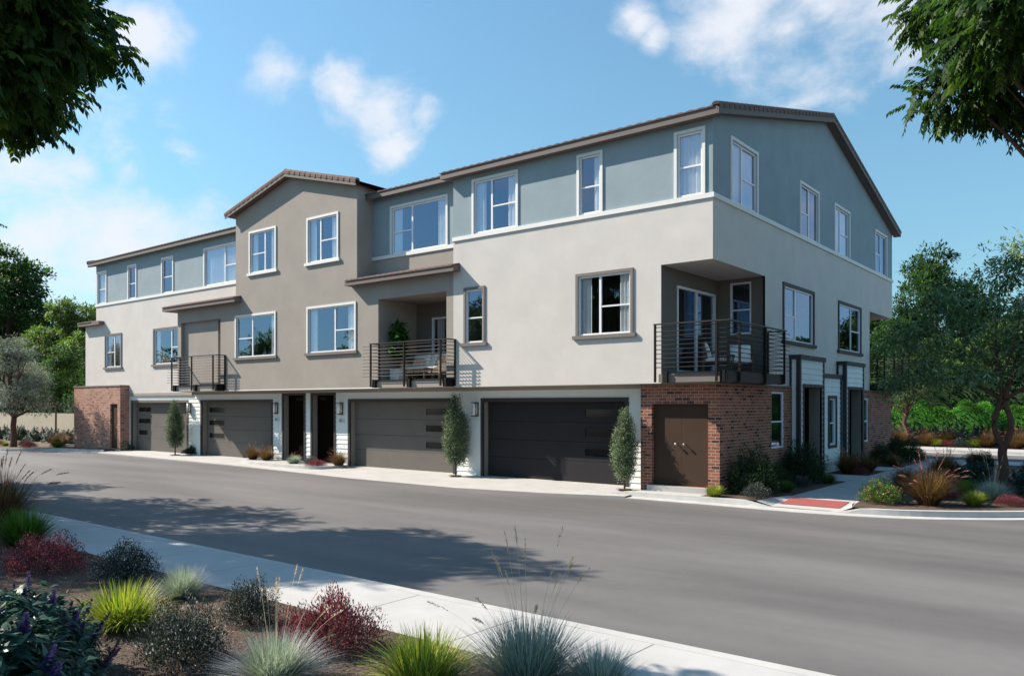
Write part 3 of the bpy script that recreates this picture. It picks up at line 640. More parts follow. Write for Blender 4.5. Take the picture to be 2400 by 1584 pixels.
# --- interior: floors and partitions
mb=MB()
for z in (2.95,6.35,9.55): 
    mb.quad([(-36.3,.55,z),(-1.6,.55,z),(-1.6,18.1,z),(-36.3,18.1,z)]); mb.quad([(-1.6,4.9,z),(-.2,4.9,z),(-.2,14.4,z),(-1.6,14.4,z)])
for y in (3.6,): mb.quad([(-36.3,y,0),(-3,y,0),(-3,y,9.6),(-36.3,y,9.6)])
mb.quad([(-3.2,3.4,0),(-3.2,18,0),(-3.2,18,9.6),(-3.2,3.4,9.6)])
for x in (-30.9,-22.2,-17.8,-13.3,-5.2): mb.quad([(x,1.7,0),(x,3.6,0),(x,3.6,9.6),(x,1.7,9.6)])
mb.build('interior_wall','dark',B)
# --- roof
mb=MB()
def slab(x0,x1,ye,zt,yr,zr,th=.12,ov=None):
    mb.quad([(x0,ye,zt),(x1,ye,zt),(x1,yr,zr),(x0,yr,zr)],[(x0,ye),(x1,ye),(x1,yr),(x0,yr)])
    mb.quad([(x0,ye,zt-th),(x0,yr,zr-th),(x1,yr,zr-th),(x1,ye,zt-th)]); mb.quad([(x0,ye,zt-th),(x1,ye,zt-th),(x1,ye,zt),(x0,ye,zt)])
    mb.quad([(x1,ye,zt-th),(x1,yr,zr-th),(x1,yr,zr),(x1,ye,zt)]); mb.quad([(x0,yr,zr-th),(x0,ye,zt-th),(x0,ye,zt),(x0,yr,zr)])
sl_=.252; ez=lambda y: 9.86+(y+.6)*sl_
slab(-9.45,.22,-.57,ez(-.57),8.95,ez(8.95)); slab(-9.46,.22,18.5,ez(-.57),8.951,ez(8.95))
slab(-37,-9.45,18.5,ez(-.57),8.951,ez(8.95)-.001)
slab(-13.95,-9.44,.13,ez(.13)-.003,8.95,ez(8.95)-.003); slab(-36.72,-21.95,.18,ez(.18)-.003,8.95,ez(8.95)-.003); slab(-21.95,-13.95,2.5,ez(2.5)-.003,8.95,ez(8.95)-.003)
gx,gz,ge=-17.855,11.45,10.38
for xe in (-22.05,-13.64):
    P=[(xe,-.57,ge),(gx,-.57,gz),(gx,6.2,gz),(xe,6.2,ge)]; mb.quad(P,[(p[1],p[0]) for p in P]); mb.quad([(p[0],p[1],p[2]-.12) for p in P]); mb.quad([P[0],P[1],(gx,-.57,gz-.12),(xe,-.57,ge-.12)])
for (x0,x1,ye,yr) in ((-14.15,-8.82,-.6,U),(-27.2,-21.3,-.6,U),(-38.0,-36.4,.2,1.0)): slab(x0,x1,ye,6.80,yr,6.80+(yr-ye)*.26,.05)
mb.split('roof','tile',B)
# fascia boards
mb=MB()
mb.box(-9.42,.21,-.60,-.572,9.64,9.83); mb.box(-13.92,-9.43,.10,.128,ez(.13)-.23,ez(.13)-.03); mb.box(-36.7,-21.72,.15,.178,ez(.18)-.23,ez(.18)-.03)
mb.box(-14.15,-8.8,-.64,-.602,6.60,6.79); mb.box(-27.2,-21.28,-.64,-.602,6.60,6.79); mb.box(-38.02,-35.45,.16,.198,6.60,6.79)
mb.box(-8.83,-8.8,-.60,U,6.62,6.79); mb.box(-21.31,-21.28,-.6,F,6.62,6.79); mb.box(-35.5,-35.45,.198,U,6.62,6.79); mb.box(-14.18,-14.15,-.64,F,6.60,6.79); mb.box(-27.23,-27.2,-.64,U,6.60,6.79)
def rake(x,ya,za,yb,zb,axis,h=.17,t=.03):
    if axis=='y': P=[(x,ya,za-h),(x,yb,zb-h),(x,yb,zb),(x,ya,za)]; o=(t,0,0)
    else: P=[(ya,x,za-h),(yb,x,zb-h),(yb,x,zb),(ya,x,za)]; o=(0,-t,0)
    Q=[tuple(p[i]+o[i] for i in range(3)) for p in P]
    mb.quad(P);mb.quad(Q)
    for i in range(4): j=(i+1)%4; mb.quad([P[i],P[j],Q[j],Q[i]])
rake(.215,-.6,9.80,8.95,ez(8.95)-.06,'y'); rake(.215,18.5,9.80,8.95,ez(8.95)-.06,'y')
rake(-.572,-22.07,ge-.03,gx,gz-.03,'x'); rake(-.572,-13.62,ge-.03,gx,gz-.03,'x')
rake(-36.75,.15,9.95,8.95,ez(8.95)-.06,'y')
mb.split('fascia','fascia',B)
mb=MB()   # closed soffits under the eaves
mb.quad([(-9.42,-.6,9.645),(.2,-.6,9.645),(.2,F+.02,9.66),(-9.42,F+.02,9.66)]); mb.quad([(SX,-.6,9.65),(.21,-.6,9.65),(.21,8.95,ez(8.95)-.2),(SX,8.95,ez(8.95)-.2)]); mb.quad([(SX,18.5,9.65),(.21,18.5,9.65),(.21,8.95,ez(8.95)-.2),(SX,8.95,ez(8.95)-.2)])
mb.quad([(-14.15,-.6,6.62),(-8.83,-.6,6.62),(-8.83,F+.02,6.62),(-14.15,F+.02,6.62)]); mb.quad([(-27.2,-.6,6.62),(-21.31,-.6,6.62),(-21.31,F+.02,6.62),(-27.2,F+.02,6.62)])
mb.quad([(-27.2,-.3,6.62),(-26.44,-.3,6.62),(-26.44,U,6.62),(-27.2,U,6.62)]); mb.quad([(-38,.2,6.62),(-35.5,.2,6.62),(-35.5,U,6.62),(-38,U,6.62)])
mb.split('soffit','fascia',B)
# barrel tiles: rake rows and eave ends
mb=MB()
def barrel(p,q,w0,w1,up,side,seg=5):
    p,q,up,side=Vector(p),Vector(q),Vector(up),Vector(side); rings=[]
    for c,w in ((p,w0),(q,w1)):
        rings.append([c+side*(w*math.cos(a))+up*(w*.85*math.sin(a)) for a in [math.pi*k/seg for k in range(seg+1)]])
    for k in range(seg): mb.quad([rings[0][k],rings[0][k+1],rings[1][k+1],rings[1][k]])
    mb.quad(rings[0]+[p-side*w0*1.0-up*.04,p+side*w0*1.0-up*.04][:0]) if False else mb.quad(rings[0]); mb.quad(rings[1])
    # drop skirt
    for s_ in (1,-1):
        a=p+side*w0*s_; b=q+side*w1*s_; mb.quad([a,b,b-up*.10,a-up*.10])
def rake_tiles(a,b,side,n):
    a,b=Vector(a),Vector(b); t=(b-a)/n; up=Vector(side).cross(t).normalized()
    if up.z<0: up=-up
    for i in range(n): barrel(a+t*i-up*.01,a+t*(i+1.12)+up*.018,.105,.088,up,side)
rake_tiles((.16,-.62,9.87),(.16,8.95,ez(8.95)+.02),(1,0,0),29); rake_tiles((.16,18.55,9.87),(.16,8.95,ez(8.95)+.02),(1,0,0),29)
rake_tiles((-22.1,-.52,ge+.01),(gx,-.52,gz+.02),(0,1,0),13); rake_tiles((-13.6,-.52,ge+.01),(gx,-.52,gz+.02),(0,1,0),13)
rake_tiles((-36.72,.12,10.05),(-36.72,8.95,ez(8.95)+.02),(1,0,0),26)
mb.split('rake_tiles','tile',B)
def smesh(name,x0,x1,y0,z0,y1,z1,pitch=.3,amp=.035,parent=B):
    """S-tile roof surface seen at the eaves"""
    m=MB(); n=int((x1-x0)/pitch*6); prev=None
    for i in range(n+1):
        x=x0+(x1-x0)*i/n; h=amp*(.5+.5*math.sin(2*math.pi*x/pitch))
        if prev: m.quad([(prev[0],y0,z0+prev[1]),(x,y0,z0+h),(x,y1,z1+h),(prev[0],y1,z1+prev[1])]); m.quad([(prev[0],y0,z0-.03),(x,y0,z0-.03),(x,y0,z0+h),(prev[0],y0,z0+prev[1])])
        prev=(x,h)
    return m
for x0,x1,y0,z0,y1,z1 in ((-9.45,.1,-.63,ez(-.63)+.0,8.95,ez(8.95)),(-13.92,-9.46,.07,ez(.07),8.9,ez(8.9)),(-36.7,-21.98,.12,ez(.12),8.9,ez(8.9)),(-14.15,-8.84,-.67,6.79,U,7.09),(-27.2,-21.32,-.67,6.79,U,7.09),(-38.0,-36.42,.13,6.79,1.0,7.0)):
    smesh('roof_tiles',x0,x1,y0,z0,y1,z1,amp=.022).build('roof_tiles','tile',B,True)
# --- balconies
def railing(name,pts,over,posts,zt=4.43,zb=2.9,deck=None):
    """pts: plan polyline of the rail"""
    bal=empty(name,(pts[0][0],pts[0][1],3.15),B); inv=-Vector(bal.location)
    def put(m,nm,mat): o=m.build(nm,mat,bal); o.location=inv; return o
    m=MB()
    for (x0,y0),(x1,y1) in zip(pts[:-1],pts[1:]):
        w=.035
        if abs(x1-x0)>abs(y1-y0): m.box(min(x0,x1)-w,max(x0,x1)+w,y0-w,y0+w,zt-.035,zt)
        else: m.box(x0-w+.0005,x0+w-.0005,min(y0,y1)+w,max(y0,y1),zt-.0352,zt-.0002)
    put(m,'top_rail','rail_top')
    m=MB(); n=10
    for k in range(n):
        z=3.27+k*(zt-.1-3.27)/(n-1)
        for i,((x0,y0),(x1,y1)) in enumerate(zip(pts[:-1],pts[1:])):
            a,b=Vector((x0,y0,z)),Vector((x1,y1,z)); t=(b-a).normalized(); m.tube([a-t*over[i][0],b+t*over[i][1]],.011,5)
    put(m,'rail_rods','metal')
    for x,y in posts:
        m=MB(); m.box(x-.026,x+.026,y-.026,y+.026,zb,zt-.036); put(m,'post','metal')
    return bal,put
# middle balconies (front)
for (xl,xr) in ((-12.67,-9.02),(-26.21,-22.5)):
    pts=[(xl,F),(xl,-.72),(xr,-.72),(xr,F)]
    n1=(xr-xl)
    posts=[(xl,-.72),(xl+n1*.46,-.72),(xl+n1*.925,-.72),(xl+.0,F-.03),(xr,F-.03)]
    bal,put=railing('balcony',pts,[(0,0),(.42,0),(0,0)],posts)
    m=MB(); m.box(xl+.18,xr-.06,-.60,F-.001,2.87,3.1); m.box(xl+.28,xr-.02,-.3,1.55,3.06,3.13) if xl>-20 else m.box(xl+.1,xr-.4,-.3,-.16,3.06,3.13); put(m,'balcony_deck','taupe')
    m=MB(); m.box(xl+.17,xr-.02,-.625,F-.002,3.1,3.145); put(m,'deck_edge','metal')
    for x in (xl+.12,xl+n1*.46+.17,xl+n1*.925+.15):
        m=MB(); m.box(x-.07,x+.07,-.70,-.3,2.875,3.16); put(m,'deck_bracket','metal')
for nm,ys in (('balcony',(-.6,3.44)),('balcony',(14.6,18.8))):
    y0,y1=ys
    if y0<0:
        pts=[(-1.55,y0),(.5,y0),(.5,y1),(SX,y1)]; posts=[(-1.55,y0),(.18,y0),(.5,.1),(.5,1.9),(.5,y1-.1),(SX+.03,y1)]
        bal,put=railing(nm,pts,[(0,0),(.1,.35),(0,0)],posts,4.43,2.88)
        m=MB(); m.box(-1.5,.42,-.5,3.28,2.875,3.1); put(m,'balcony_deck','btrim')
        m=MB(); m.box(-1.05,.44,-.54,3.2,3.1,3.15); m.box(.42,.46,-.5,3.35,2.875,3.1); put(m,'deck_edge','gframe_dark')
        for x,y in ((-1.25,-.52),(.36,-.52),(.44,.1),(.44,1.9),(.44,3.25)):
            m=MB(); m.box(x-.1,x+.04,y-.06,y+.06,2.86,3.16); put(m,'deck_bracket','metal')
    else:
        pts=[(SX,y0),(.5,y0),(.5,y1),(-1.5,y1)]; posts=[(.5,y0),(.5,16.2),(.5,17.6),(.5,y1),(-.8,y1)]
        bal,put=railing(nm,pts,[(0,0),(.2,.1),(0,0)],posts,4.43,2.88)
        m=MB(); m.box(-1.5,.44,y0,y1-.1,2.87,3.13); put(m,'balcony_deck','metal')
# --- lamps and numbers
def text_mesh(s,size,loc,parent):
    cu=bpy.data.curves.new('t','FONT'); cu.body=s; cu.size=size; cu.extrude=.003; to=bpy.data.objects.new('t',cu); COL.objects.link(to)
    me=bpy.data.meshes.new_from_object(to); bpy.data.objects.remove(to); o=bpy.data.objects.new('house_number',me); me.materials.clear(); me.materials.append(M['ink']); COL.objects.link(o)
    o.rotation_euler=(R(90),0,0); o.location=loc; o.parent=parent; return o
for u in (-19.88,-15.70,-8.78,-26.72):
    m=MB(); PG.box(m,u-.11,u+.11,1.9,1.925,.02,.17); PG.box(m,u-.11,u+.11,2.335,2.36,.02,.17); PG.box(m,u-.05,u+.05,1.92,2.34,.02,.05)
    for s in (-.105,.09): PG.box(m,u+s,u+s+.015,1.92,2.34,.02,.035)
    PG.box(m,u+.095,u+.11,1.925,2.335,.15,.165); PG.box(m,u-.10,u+.10,2.03,2.04,.14,.152); PG.box(m,u-.10,u+.10,2.24,2.25,.14,.152)
    lo=m.build('wall_lamp','metal',B); m=MB(); m.tube([PG.p(u,1.93,.095),PG.p(u,2.33,.095)],.078,14); g=m.build('lamp_glass','lamp_glass',lo,True)
for u,s in ((-19.85,'461'),(-15.68,'457')):
    m=MB(); PG.box(m,u-.17,u+.17,1.6,1.73,.02,.03); o=m.build('number_plate','plate',B); text_mesh(s,.12,(u-.12,G-.034,1.622),o)

# ================================================================== vegetation
def unit(v): return v/np.maximum(np.linalg.norm(v,axis=-1,keepdims=True),1e-9)
def rdir(n): return unit(rng.normal(size=(n,3)))
def mesh_np(name, V, faces, cols, mat, smooth=False):
    """faces: list of (k, array[n,k]); cols: per-face rgb in the same order"""
    me=bpy.data.meshes.new(name); me.vertices.add(len(V)); me.vertices.foreach_set('co',np.asarray(V,np.float32).ravel())
    tot=sum(a.size for k,a in faces); nf=sum(len(a) for k,a in faces)
    me.loops.add(tot); me.loops.foreach_set('vertex_index',np.concatenate([a.ravel() for k,a in faces]).astype(np.int32))
    me.polygons.add(nf); cnt=np.concatenate([np.full(len(a),k) for k,a in faces]); st=np.concatenate([[0],np.cumsum(cnt)[:-1]]).astype(np.int32)
    me.polygons.foreach_set('loop_start',st)
    if smooth: me.polygons.foreach_set('use_smooth',np.ones(nf,bool))
    me.update(calc_edges=True)
    at=me.attributes.new('Col','FLOAT_COLOR','FACE'); c=np.ones((nf,4),np.float32); c[:,:3]=cols; at.data.foreach_set('color',c.ravel())
    me.materials.append(M[mat]); return me
def mobj(name,me,parent=None,loc=(0,0,0)):
    o=bpy.data.objects.new(name,me); COL.objects.link(o); o.location=loc
    if parent: o.parent=parent
    return o
def pick_cols(n, pal, jit=.18):
    """palette [(weight, rgb)]"""
    w=np.array([p[0] for p in pal],float); w/=w.sum(); c=np.array([p[1] for p in pal]); i=rng.choice(len(pal),n,p=w)
    return np.clip(c[i]*(1+rng.uniform(-jit,jit,(n,1)))*(1+rng.uniform(-.07,.07,(n,3))),0,1)
def leaves(P, D, Nn, L, Wd, bend=.25):
    """pointed leaves, two quads folded along the midrib: returns V, quads"""
    n=len(P); D=unit(D); S=unit(np.cross(D,Nn)); U=np.cross(S,D); L=L[:,None]; Wd=Wd[:,None]
    a=P; m=P+D*L*.5+U*L*bend*.15; t=P+D*L-U*L*bend*.35
    l=P+D*L*.42+S*Wd*.5-U*Wd*.12; r=P+D*L*.42-S*Wd*.5-U*Wd*.12
    V=np.stack([a,l,m,r,t],1).reshape(-1,3); b=(np.arange(n)*5)[:,None]
    Q=np.concatenate([b+np.array([[0,3,2,1]]),b+np.array([[2,3,4,1]])])       # lower and upper half
    return V,Q
def diamonds(P,D,Nn,L,Wd):
    n=len(P); D=unit(D); S=unit(np.cross(D,Nn)); L=L[:,None]; Wd=Wd[:,None]
    V=np.stack([P,P+D*L*.45+S*Wd*.5,P+D*L,P+D*L*.45-S*Wd*.5],1).reshape(-1,3); b=(np.arange(n)*4)[:,None]
    return V,b+np.array([[0,1,2,3]])
def lobe_points(lobes,n,shell=.55):
    """points in a union of ellipsoids, more of them near the surface; returns P and outward normal"""
    lb=np.array(lobes,float); vol=lb[:,3]*lb[:,4]*lb[:,5]; vol=vol**.67; k=rng.choice(len(lb),n,p=vol/vol.sum())
    d=rdir(n); r=(shell+(1-shell)*rng.random((n,1)))**1.0; c=lb[k]
    P=c[:,:3]+d*r*c[:,3:6]; Nn=unit(d/c[:,3:6]); return P,Nn
def crown(name, lobes, nclust, per, csize, leaf, wid, pal, mat='leaf', droop=.3, kind='leaf', shell=.5, cvar=.35, flat=.6):
    P,Nn=lobe_points(lobes,nclust,shell); n=nclust*per
    idx=np.repeat(np.arange(nclust),per); off=rdir(n)*rng.random((n,1))**.6*csize; off[:,2]*=flat
    X=P[idx]+off; D=unit(Nn[idx]*.7+rdir(n)*.9+off/csize*.6-np.array([0,0,droop])); U=unit(Nn[idx]*.5+rdir(n)*.55+np.array([0,0,.8]))
    L=leaf*rng.uniform(.65,1.25,n); Wl=wid*rng.uniform(.75,1.2,n)
    cl=(1+rng.uniform(-cvar,cvar,(nclust,1)))[idx]
    cols=pick_cols(n,pal)*cl
    if kind=='leaf': V,Q=leaves(X,D,U,L,Wl); cols=np.concatenate([cols,cols*1.06])
    else: V,Q=diamonds(X,D,U,L,Wl)
    return mesh_np(name,V,[(4,Q)],np.clip(cols,0,1),mat)
def pinnate(name, lobes, nfr, fl, leaf, wid, pal, pairs=7):
    """fronds of paired leaflets (hanging street-tree foliage)"""
    P,Nn=lobe_points(lobes,nfr,.35); Dr=unit(Nn*.7+rdir(nfr)*.7+np.array([0,0,-.15])); Ls=fl*rng.uniform(.7,1.2,nfr)
    X=[];D=[];U=[];C=[]; base=pick_cols(nfr,pal,.3)
    S=unit(np.cross(Dr,np.array([0,0,1.0])+rdir(nfr)*.25)); UP=np.cross(S,Dr)
    tw=[];
    for k in range(pairs):
        t=(k+1)/pairs; c=P+Dr*(Ls*t)[:,None]-np.array([0,0,1])*(Ls*t*t*.22)[:,None]
        tan=unit(Dr-np.array([0,0,1])*.7*t)
        for s in (1,-1):
            X.append(c); D.append(unit(tan*.75+S*s*.8-np.array([0,0,.55])+rdir(nfr)*.18)); U.append(unit(UP+rdir(nfr)*.3)); C.append(base)
    X=np.concatenate(X);D=np.concatenate(D);U=np.concatenate(U);C=np.concatenate(C); n=len(X)
    C=C*(1+rng.uniform(-.15,.15,(n,1)))
    V,Q=leaves(X,D,U,leaf*rng.uniform(.8,1.15,n),wid*rng.uniform(.8,1.15,n)); C=np.concatenate([C,C*1.05])
    # thin rachis strips
    V2,Q2=diamonds(P,unit(Dr-np.array([0,0,.2])),UP,Ls*1.0,np.full(nfr,.008)); Q2=Q2+len(V)
    return mesh_np(name,np.concatenate([V,V2]),[(4,np.concatenate([Q,Q2]))],np.concatenate([C,np.full((nfr,3),.04)]),'leaf')
def trunk_mesh(name, base, lobes, r0, mat, split=1.2, n_limb=None, wob=.12, twigs=2, r1=None, forks=3):
    m=MB(); base=Vector(base); lobes=list(lobes)
    cx=sum(l[0] for l in lobes)/len(lobes); cy=sum(l[1] for l in lobes)/len(lobes)
    top=Vector((base.x+(cx-base.x)*.3, base.y+(cy-base.y)*.3, base.z+split))
    def limb(a,b,ra,rb,n=6,w=wob):
        pts=[a.lerp(b,i/n)+Vector((random.uniform(-w,w),random.uniform(-w,w),random.uniform(-w,w)*.5+ (b-a).length*.06*math.sin(math.pi*i/n)))*(0 if i in (0,n) else 1) for i in range(n+1)]
        m.tube(pts,[ra+(rb-ra)*i/n for i in range(n+1)],7); return pts
    pts=[base+Vector((0,0,-.15)),base,base.lerp(top,.35)+Vector((random.uniform(-wob,wob),random.uniform(-wob,wob),0)),base.lerp(top,.7)+Vector((random.uniform(-wob,wob),random.uniform(-wob,wob),0)),top]
    m.tube(pts,[r0*1.5,r0*1.2,r0,r0*.92,r0*.85],9)
    for l in lobes:
        c=Vector(l[:3])-Vector((0,0,l[5]*.3)); p=limb(top+Vector((0,0,-.05)),c,r0*.62,r0*.16)
        for k in range(twigs+2):
            q=p[random.choice((3,4,5,6))]; d=Vector(rdir(1)[0]); d.z=abs(d.z)*.8-.1; e=Vector(l[:3])+Vector((d.x*l[3],d.y*l[4],d.z*l[5]))*.8; limb(q,e,r0*.17,r0*.04,4,wob*.6)
    return m.build(name,mat,None,True).data, None
def make_tree(name, loc, crown_me, trunk_me, label, cat='tree', group=None, rz=0, sc=1, szz=None):
    t=empty(name,loc); t.rotation_euler=(0,0,rz); t.scale=(sc,sc,szz or sc)
    o=mobj('trunk',trunk_me,t); c=mobj('crown',crown_me,t); tag(t,label,cat,group); return t
def tree_data(lobes, r0, bark, split, twigs=2, wob=.15, **kw):
    before=set(bpy.data.objects); tm,_=trunk_mesh('trunk',(0,0,0),lobes,r0,bark,split,twigs=twigs,wob=wob)
    for o in set(bpy.data.objects)-before: bpy.data.objects.remove(o)
    return tm
def rand_lobes(n, rx, ry, z0, z1, s0, s1, seed):
    r=random.Random(seed); out=[]
    for i in range(n):
        f=(i+.5)/n; z=z0+(z1-z0)*f; w=math.sin(math.pi*min(1,.25+f*.7)); a=r.uniform(0,6.28)+i*2.4; q=r.uniform(.35,.95)*w
        s=r.uniform(s0,s1)*(1.1-.35*f); out.append((math.cos(a)*rx*q,math.sin(a)*ry*q,z,s,s,s*.72))
    return out
G_dark=[(4,(.026,.058,.02)),(2,(.04,.085,.026)),(1,(.07,.12,.04))]
G_mid=[(3,(.075,.12,.038)),(3,(.12,.175,.06)),(2,(.20,.26,.10))]
G_mir=[(3,(.10,.17,.045)),(3,(.16,.24,.07)),(2,(.26,.33,.12))]  # mid greens lightened: sunlight put into the leaf colour of the mirrored crowns
G_olive=[(3,(.17,.21,.145)),(3,(.27,.31,.23)),(2,(.42,.45,.38))]
G_right=[(4,(.08,.135,.075)),(2,(.14,.20,.12)),(1.3,(.28,.33,.22))]  # lightest tone paints in sunlit leaves on a tree in building shade
G_hedge=[(3,(.04,.14,.02)),(3,(.07,.21,.03)),(1,(.13,.30,.05))]
# shared crowns (radius about 4, height 8 - scaled per tree)
lbA=rand_lobes(15,3.0,3.0,3.4,8.6,1.1,1.9,3); crA=crown('crown_a',lbA,900,34,.42,.20,.10,G_dark,kind='d',shell=.45); trA=tree_data(lbA,.22,'bark',2.6)
lbB=rand_lobes(13,3.1,3.1,2.6,7.6,1.0,1.8,9); crB=crown('crown_b',lbB,800,34,.40,.21,.11,G_mid,kind='d',shell=.5); trB=tree_data(lbB,.2,'bark',2.0)
lbO=rand_lobes(13,1.75,1.75,2.1,5.1,.6,1.05,21); crO=crown('crown_o',lbO,620,26,.30,.15,.035,G_olive,kind='d',shell=.3,droop=.9,mat='leaf_g'); crM=crown('crown_m',lbB,420,22,.40,.24,.12,G_mir,kind='d',shell=.3); trO=tree_data(lbO,.13,'bark_red',1.5,wob=.14)
BT=[ # far trees behind the building, left then right
 ('tree',(-67.8,6.8,0),0,1.62,1.70,.3,'tall dark dense tree rising at the left edge above the garden wall'),
 ('tree',(-73.5,10.5,0),0,1.35,1.3,2.1,'dark tree crown filling the gap left of the tall dark tree'),
 ('tree',(-53.6,6.2,0),1,1.12,1.24,1.2,'bright green bushy tree behind the garden wall, sunlit on its left'),
 ('tree',(-59.5,6.0,0),1,.80,.80,4.0,'lower light green tree behind the wall between two taller trees'),
 ('tree',(-58.5,13.5,0),0,1.30,1.40,5.2,'dark tree peeping over the bright bushy tree beside the far gable'),
 ('tree',(-47.5,5.6,0),0,.62,.74,3.3,'small dark tree close behind the brick shed'),
 ('tree',(-49.5,11.0,0),0,1.05,1.12,.9,'dark shaded tree just left of the building corner'),
 ('tree',(-3.6,45.5,0),0,1.15,1.52,1.6,'tall dark tree right behind the gable corner with open crown'),
 ('tree',(-2.3,40.5,0),1,.78,.86,.2,'yellow green tree behind the far balcony'),
 ('tree',(1.8,43.0,0),1,1.05,1.02,2.6,'mid green tree in the middle of the far tree belt at right'),
 ('tree',(6.6,41.0,0),1,1.0,1.06,5.0,'mid green tree at the right edge of the far tree belt'),
 ('tree',(2.6,52.0,0),0,1.15,1.12,4.1,'dark background tree showing between the two far green trees'),
 ('tree',(9.0,50.0,0),0,1.2,1.15,3.0,'dark background tree behind the slender tree at the right edge'),
 ('tree',(-9.0,52.0,0),0,1.2,1.15,3.7,'dark background tree hidden mostly by the gable wall')]
for nm,loc,k,sc,sz,rz,lab in BT: make_tree(nm,loc,crB if k else crA,trB if k else trA,lab,'tree','trees behind the building',rz,sc,sz)
# trees mirrored in the windows, across the street behind the viewer
for i,(x,y,sc,k) in enumerate(((-11,-31,.95,1),(-19,-29,1.05,0),(-29,-31,1.0,1),(-37,-28,1.1,1),(-48,-30,1.2,0),(0,-36,1.0,0),(-58,-27,1.2,1),(-24,-33,1.35,0),(-42,-33,1.4,1),(-14,-37,1.4,0),(24,-4,.9,1),(30,6,1.0,0),(22,20,1.0,1),(34,32,1.1,0))):
    make_tree('tree',(x,y,0),crM,trB,'street tree mirrored in the window glass, '+('first','second','third','fourth','fifth','sixth','seventh','eighth','ninth','tenth','eleventh','twelfth','thirteenth','fourteenth')[i]+' of its row','tree','trees mirrored in the windows',i*1.3,sc,sc)
make_tree('olive_tree',(-40.2,-2.3,-.05),crO,trO,'grey green feathery tree with twisted trunk on the left kerb bed','tree',None,.4,1.22,1.12)
# slender young tree by the wall
m=MB(); m.tube([(0,0,-.1),(0.02,0,2.2),(0,0.03,5)],[.06,.05,.02],7); tm=m.build('t','bark').data; 
for o in list(bpy.data.objects):
    if o.name=='t': bpy.data.objects.remove(o)
lbY=[(0,0,4.0,.95,.95,1.25),(.3,.2,5.2,.7,.7,.9),(-.3,-.2,3.0,.7,.7,.7)]
crY=crown('crown_y',lbY,150,22,.3,.17,.09,G_dark[1:]+[(2,(.05,.11,.03))],kind='d',shell=.3)
make_tree('young_tree',(-46.0,2.2,-.05),crY,tm,'slim young tree with a straight pale trunk in front of the garden wall','tree',None,0,1.05,1.05)
# right slender tree in the island bed
lbR=[(-2.7,.2,3.0,.9,.9,.55),(-2.5,.1,4.2,1.0,.9,.6),(-1.6,.2,5.3,1.0,1.0,.7),(.0,.2,5.9,1.1,1.1,.9),(1.2,.2,5.6,1.1,1.1,1.0),(.6,-.4,4.9,1.3,1.1,.9),(-.9,.3,5.0,1.1,1.0,.9),(-1.5,-.1,4.3,1.1,1.0,.7),(-1.9,.2,3.5,1.0,.9,.55),(.1,.4,4.1,1.2,1.1,.8),(1.6,0,4.5,1.2,1.1,.9),(1.1,-.5,3.6,1.0,.9,.6),(-.6,-.5,3.2,1.0,.9,.5),(1.9,.3,3.2,.9,.9,.5),(.4,.3,6.6,.6,.6,.5)]
crR=crown('crown_r',lbR,800,15,.34,.18,.048,G_right,shell=.1,droop=.5,cvar=.3)
def sm3(P,R_,n=4):
    V=[Vector(p) for p in P]; o=[]; r=[]
    for i in range(len(V)-1):
        a,b,c,d=V[max(i-1,0)],V[i],V[i+1],V[min(i+2,len(V)-1)]
        for k in range(n):
            t=k/n; o.append(.5*((2*b)+(c-a)*t+(2*a-5*b+4*c-d)*t*t+(3*b-a-3*c+d)*t**3)); r.append(R_[i]+(R_[i+1]-R_[i])*t)
    o.append(V[-1]); r.append(R_[-1]); return o,r
def right_trunk():
    class T(MB):
        def tube(s,P,R_,seg): return MB.tube(s,*sm3(P,R_),seg)
    m=T(); A=[(0,0,-.1),(.02,0,.5),(-.03,.02,1.0),(0.02,0,1.25)]
    m.tube(A,[.17,.13,.115,.11],9)
    m.tube([(0.02,0,1.15),(.15,.02,1.55),(.17,0,1.95),(.05,.0,2.4),(.15,0,3.0),(.5,.1,4.2),(.8,.2,5.4)],[.085,.08,.075,.07,.06,.045,.02],8)
    m.tube([(0,0,1.15),(-.16,0,1.5),(-.22,.02,1.9),(-.08,.02,2.4),(-.05,0,2.9),(-.2,.1,4.0),(-.1,.2,5.6)],[.08,.075,.07,.07,.055,.04,.015],8)
    m.tube([(-.02,0,2.45),(-.6,0,2.85),(-1.2,.05,3.05),(-1.9,.1,3.5)],[.055,.04,.03,.012],7)
    m.tube([(.05,0,2.5),(.6,0,2.9),(1.1,-.05,3.5),(1.7,0,4.4)],[.055,.045,.03,.012],7)
    m.tube([(-.1,.02,3.2),(-.7,0,3.9),(-1.3,.1,4.7)],[.035,.025,.01],6); m.tube([(.2,0,3.1),(.9,-.1,4.4),(1.2,-.2,5.6)],[.04,.028,.01],6); m.tube([(.3,0,3.4),(1.2,.2,3.6),(2.0,.3,3.4)],[.03,.02,.01],6)
    m.tube([(-.1,0,3.0),(.3,-.3,4.0),(.5,-.4,5.2)],[.035,.025,.01],6)
    o=m.build('trunk','bark_red',None,True); me=o.data; bpy.data.objects.remove(o); return me
make_tree('slender_tree',(5.6,6.0,-.05),crR,right_trunk(),'slender tree with forked reddish trunk and long leaves in the right island bed','tree')
lbS=rand_lobes(9,1.7,1.7,2.2,4.6,.6,1.0,5); crS=crown('crown_s',lbS,300,20,.3,.16,.05,[(3,(.05,.08,.04)),(2,(.09,.12,.06))],kind='d',shell=.2,droop=.6); trS=tree_data(lbS,.11,'bark_red',1.5,wob=.12)
make_tree('small_tree',(-2.2,30.6,-.04),crS,trS,'small crooked tree across the far road beside the brick corner','tree',None,1.0,1.2,1.25)
make_tree('small_tree',(6.6,31.5,-.04),crS,trS,'small crooked tree at the right edge across the far road','tree',None,2.6,1.2,1.2)
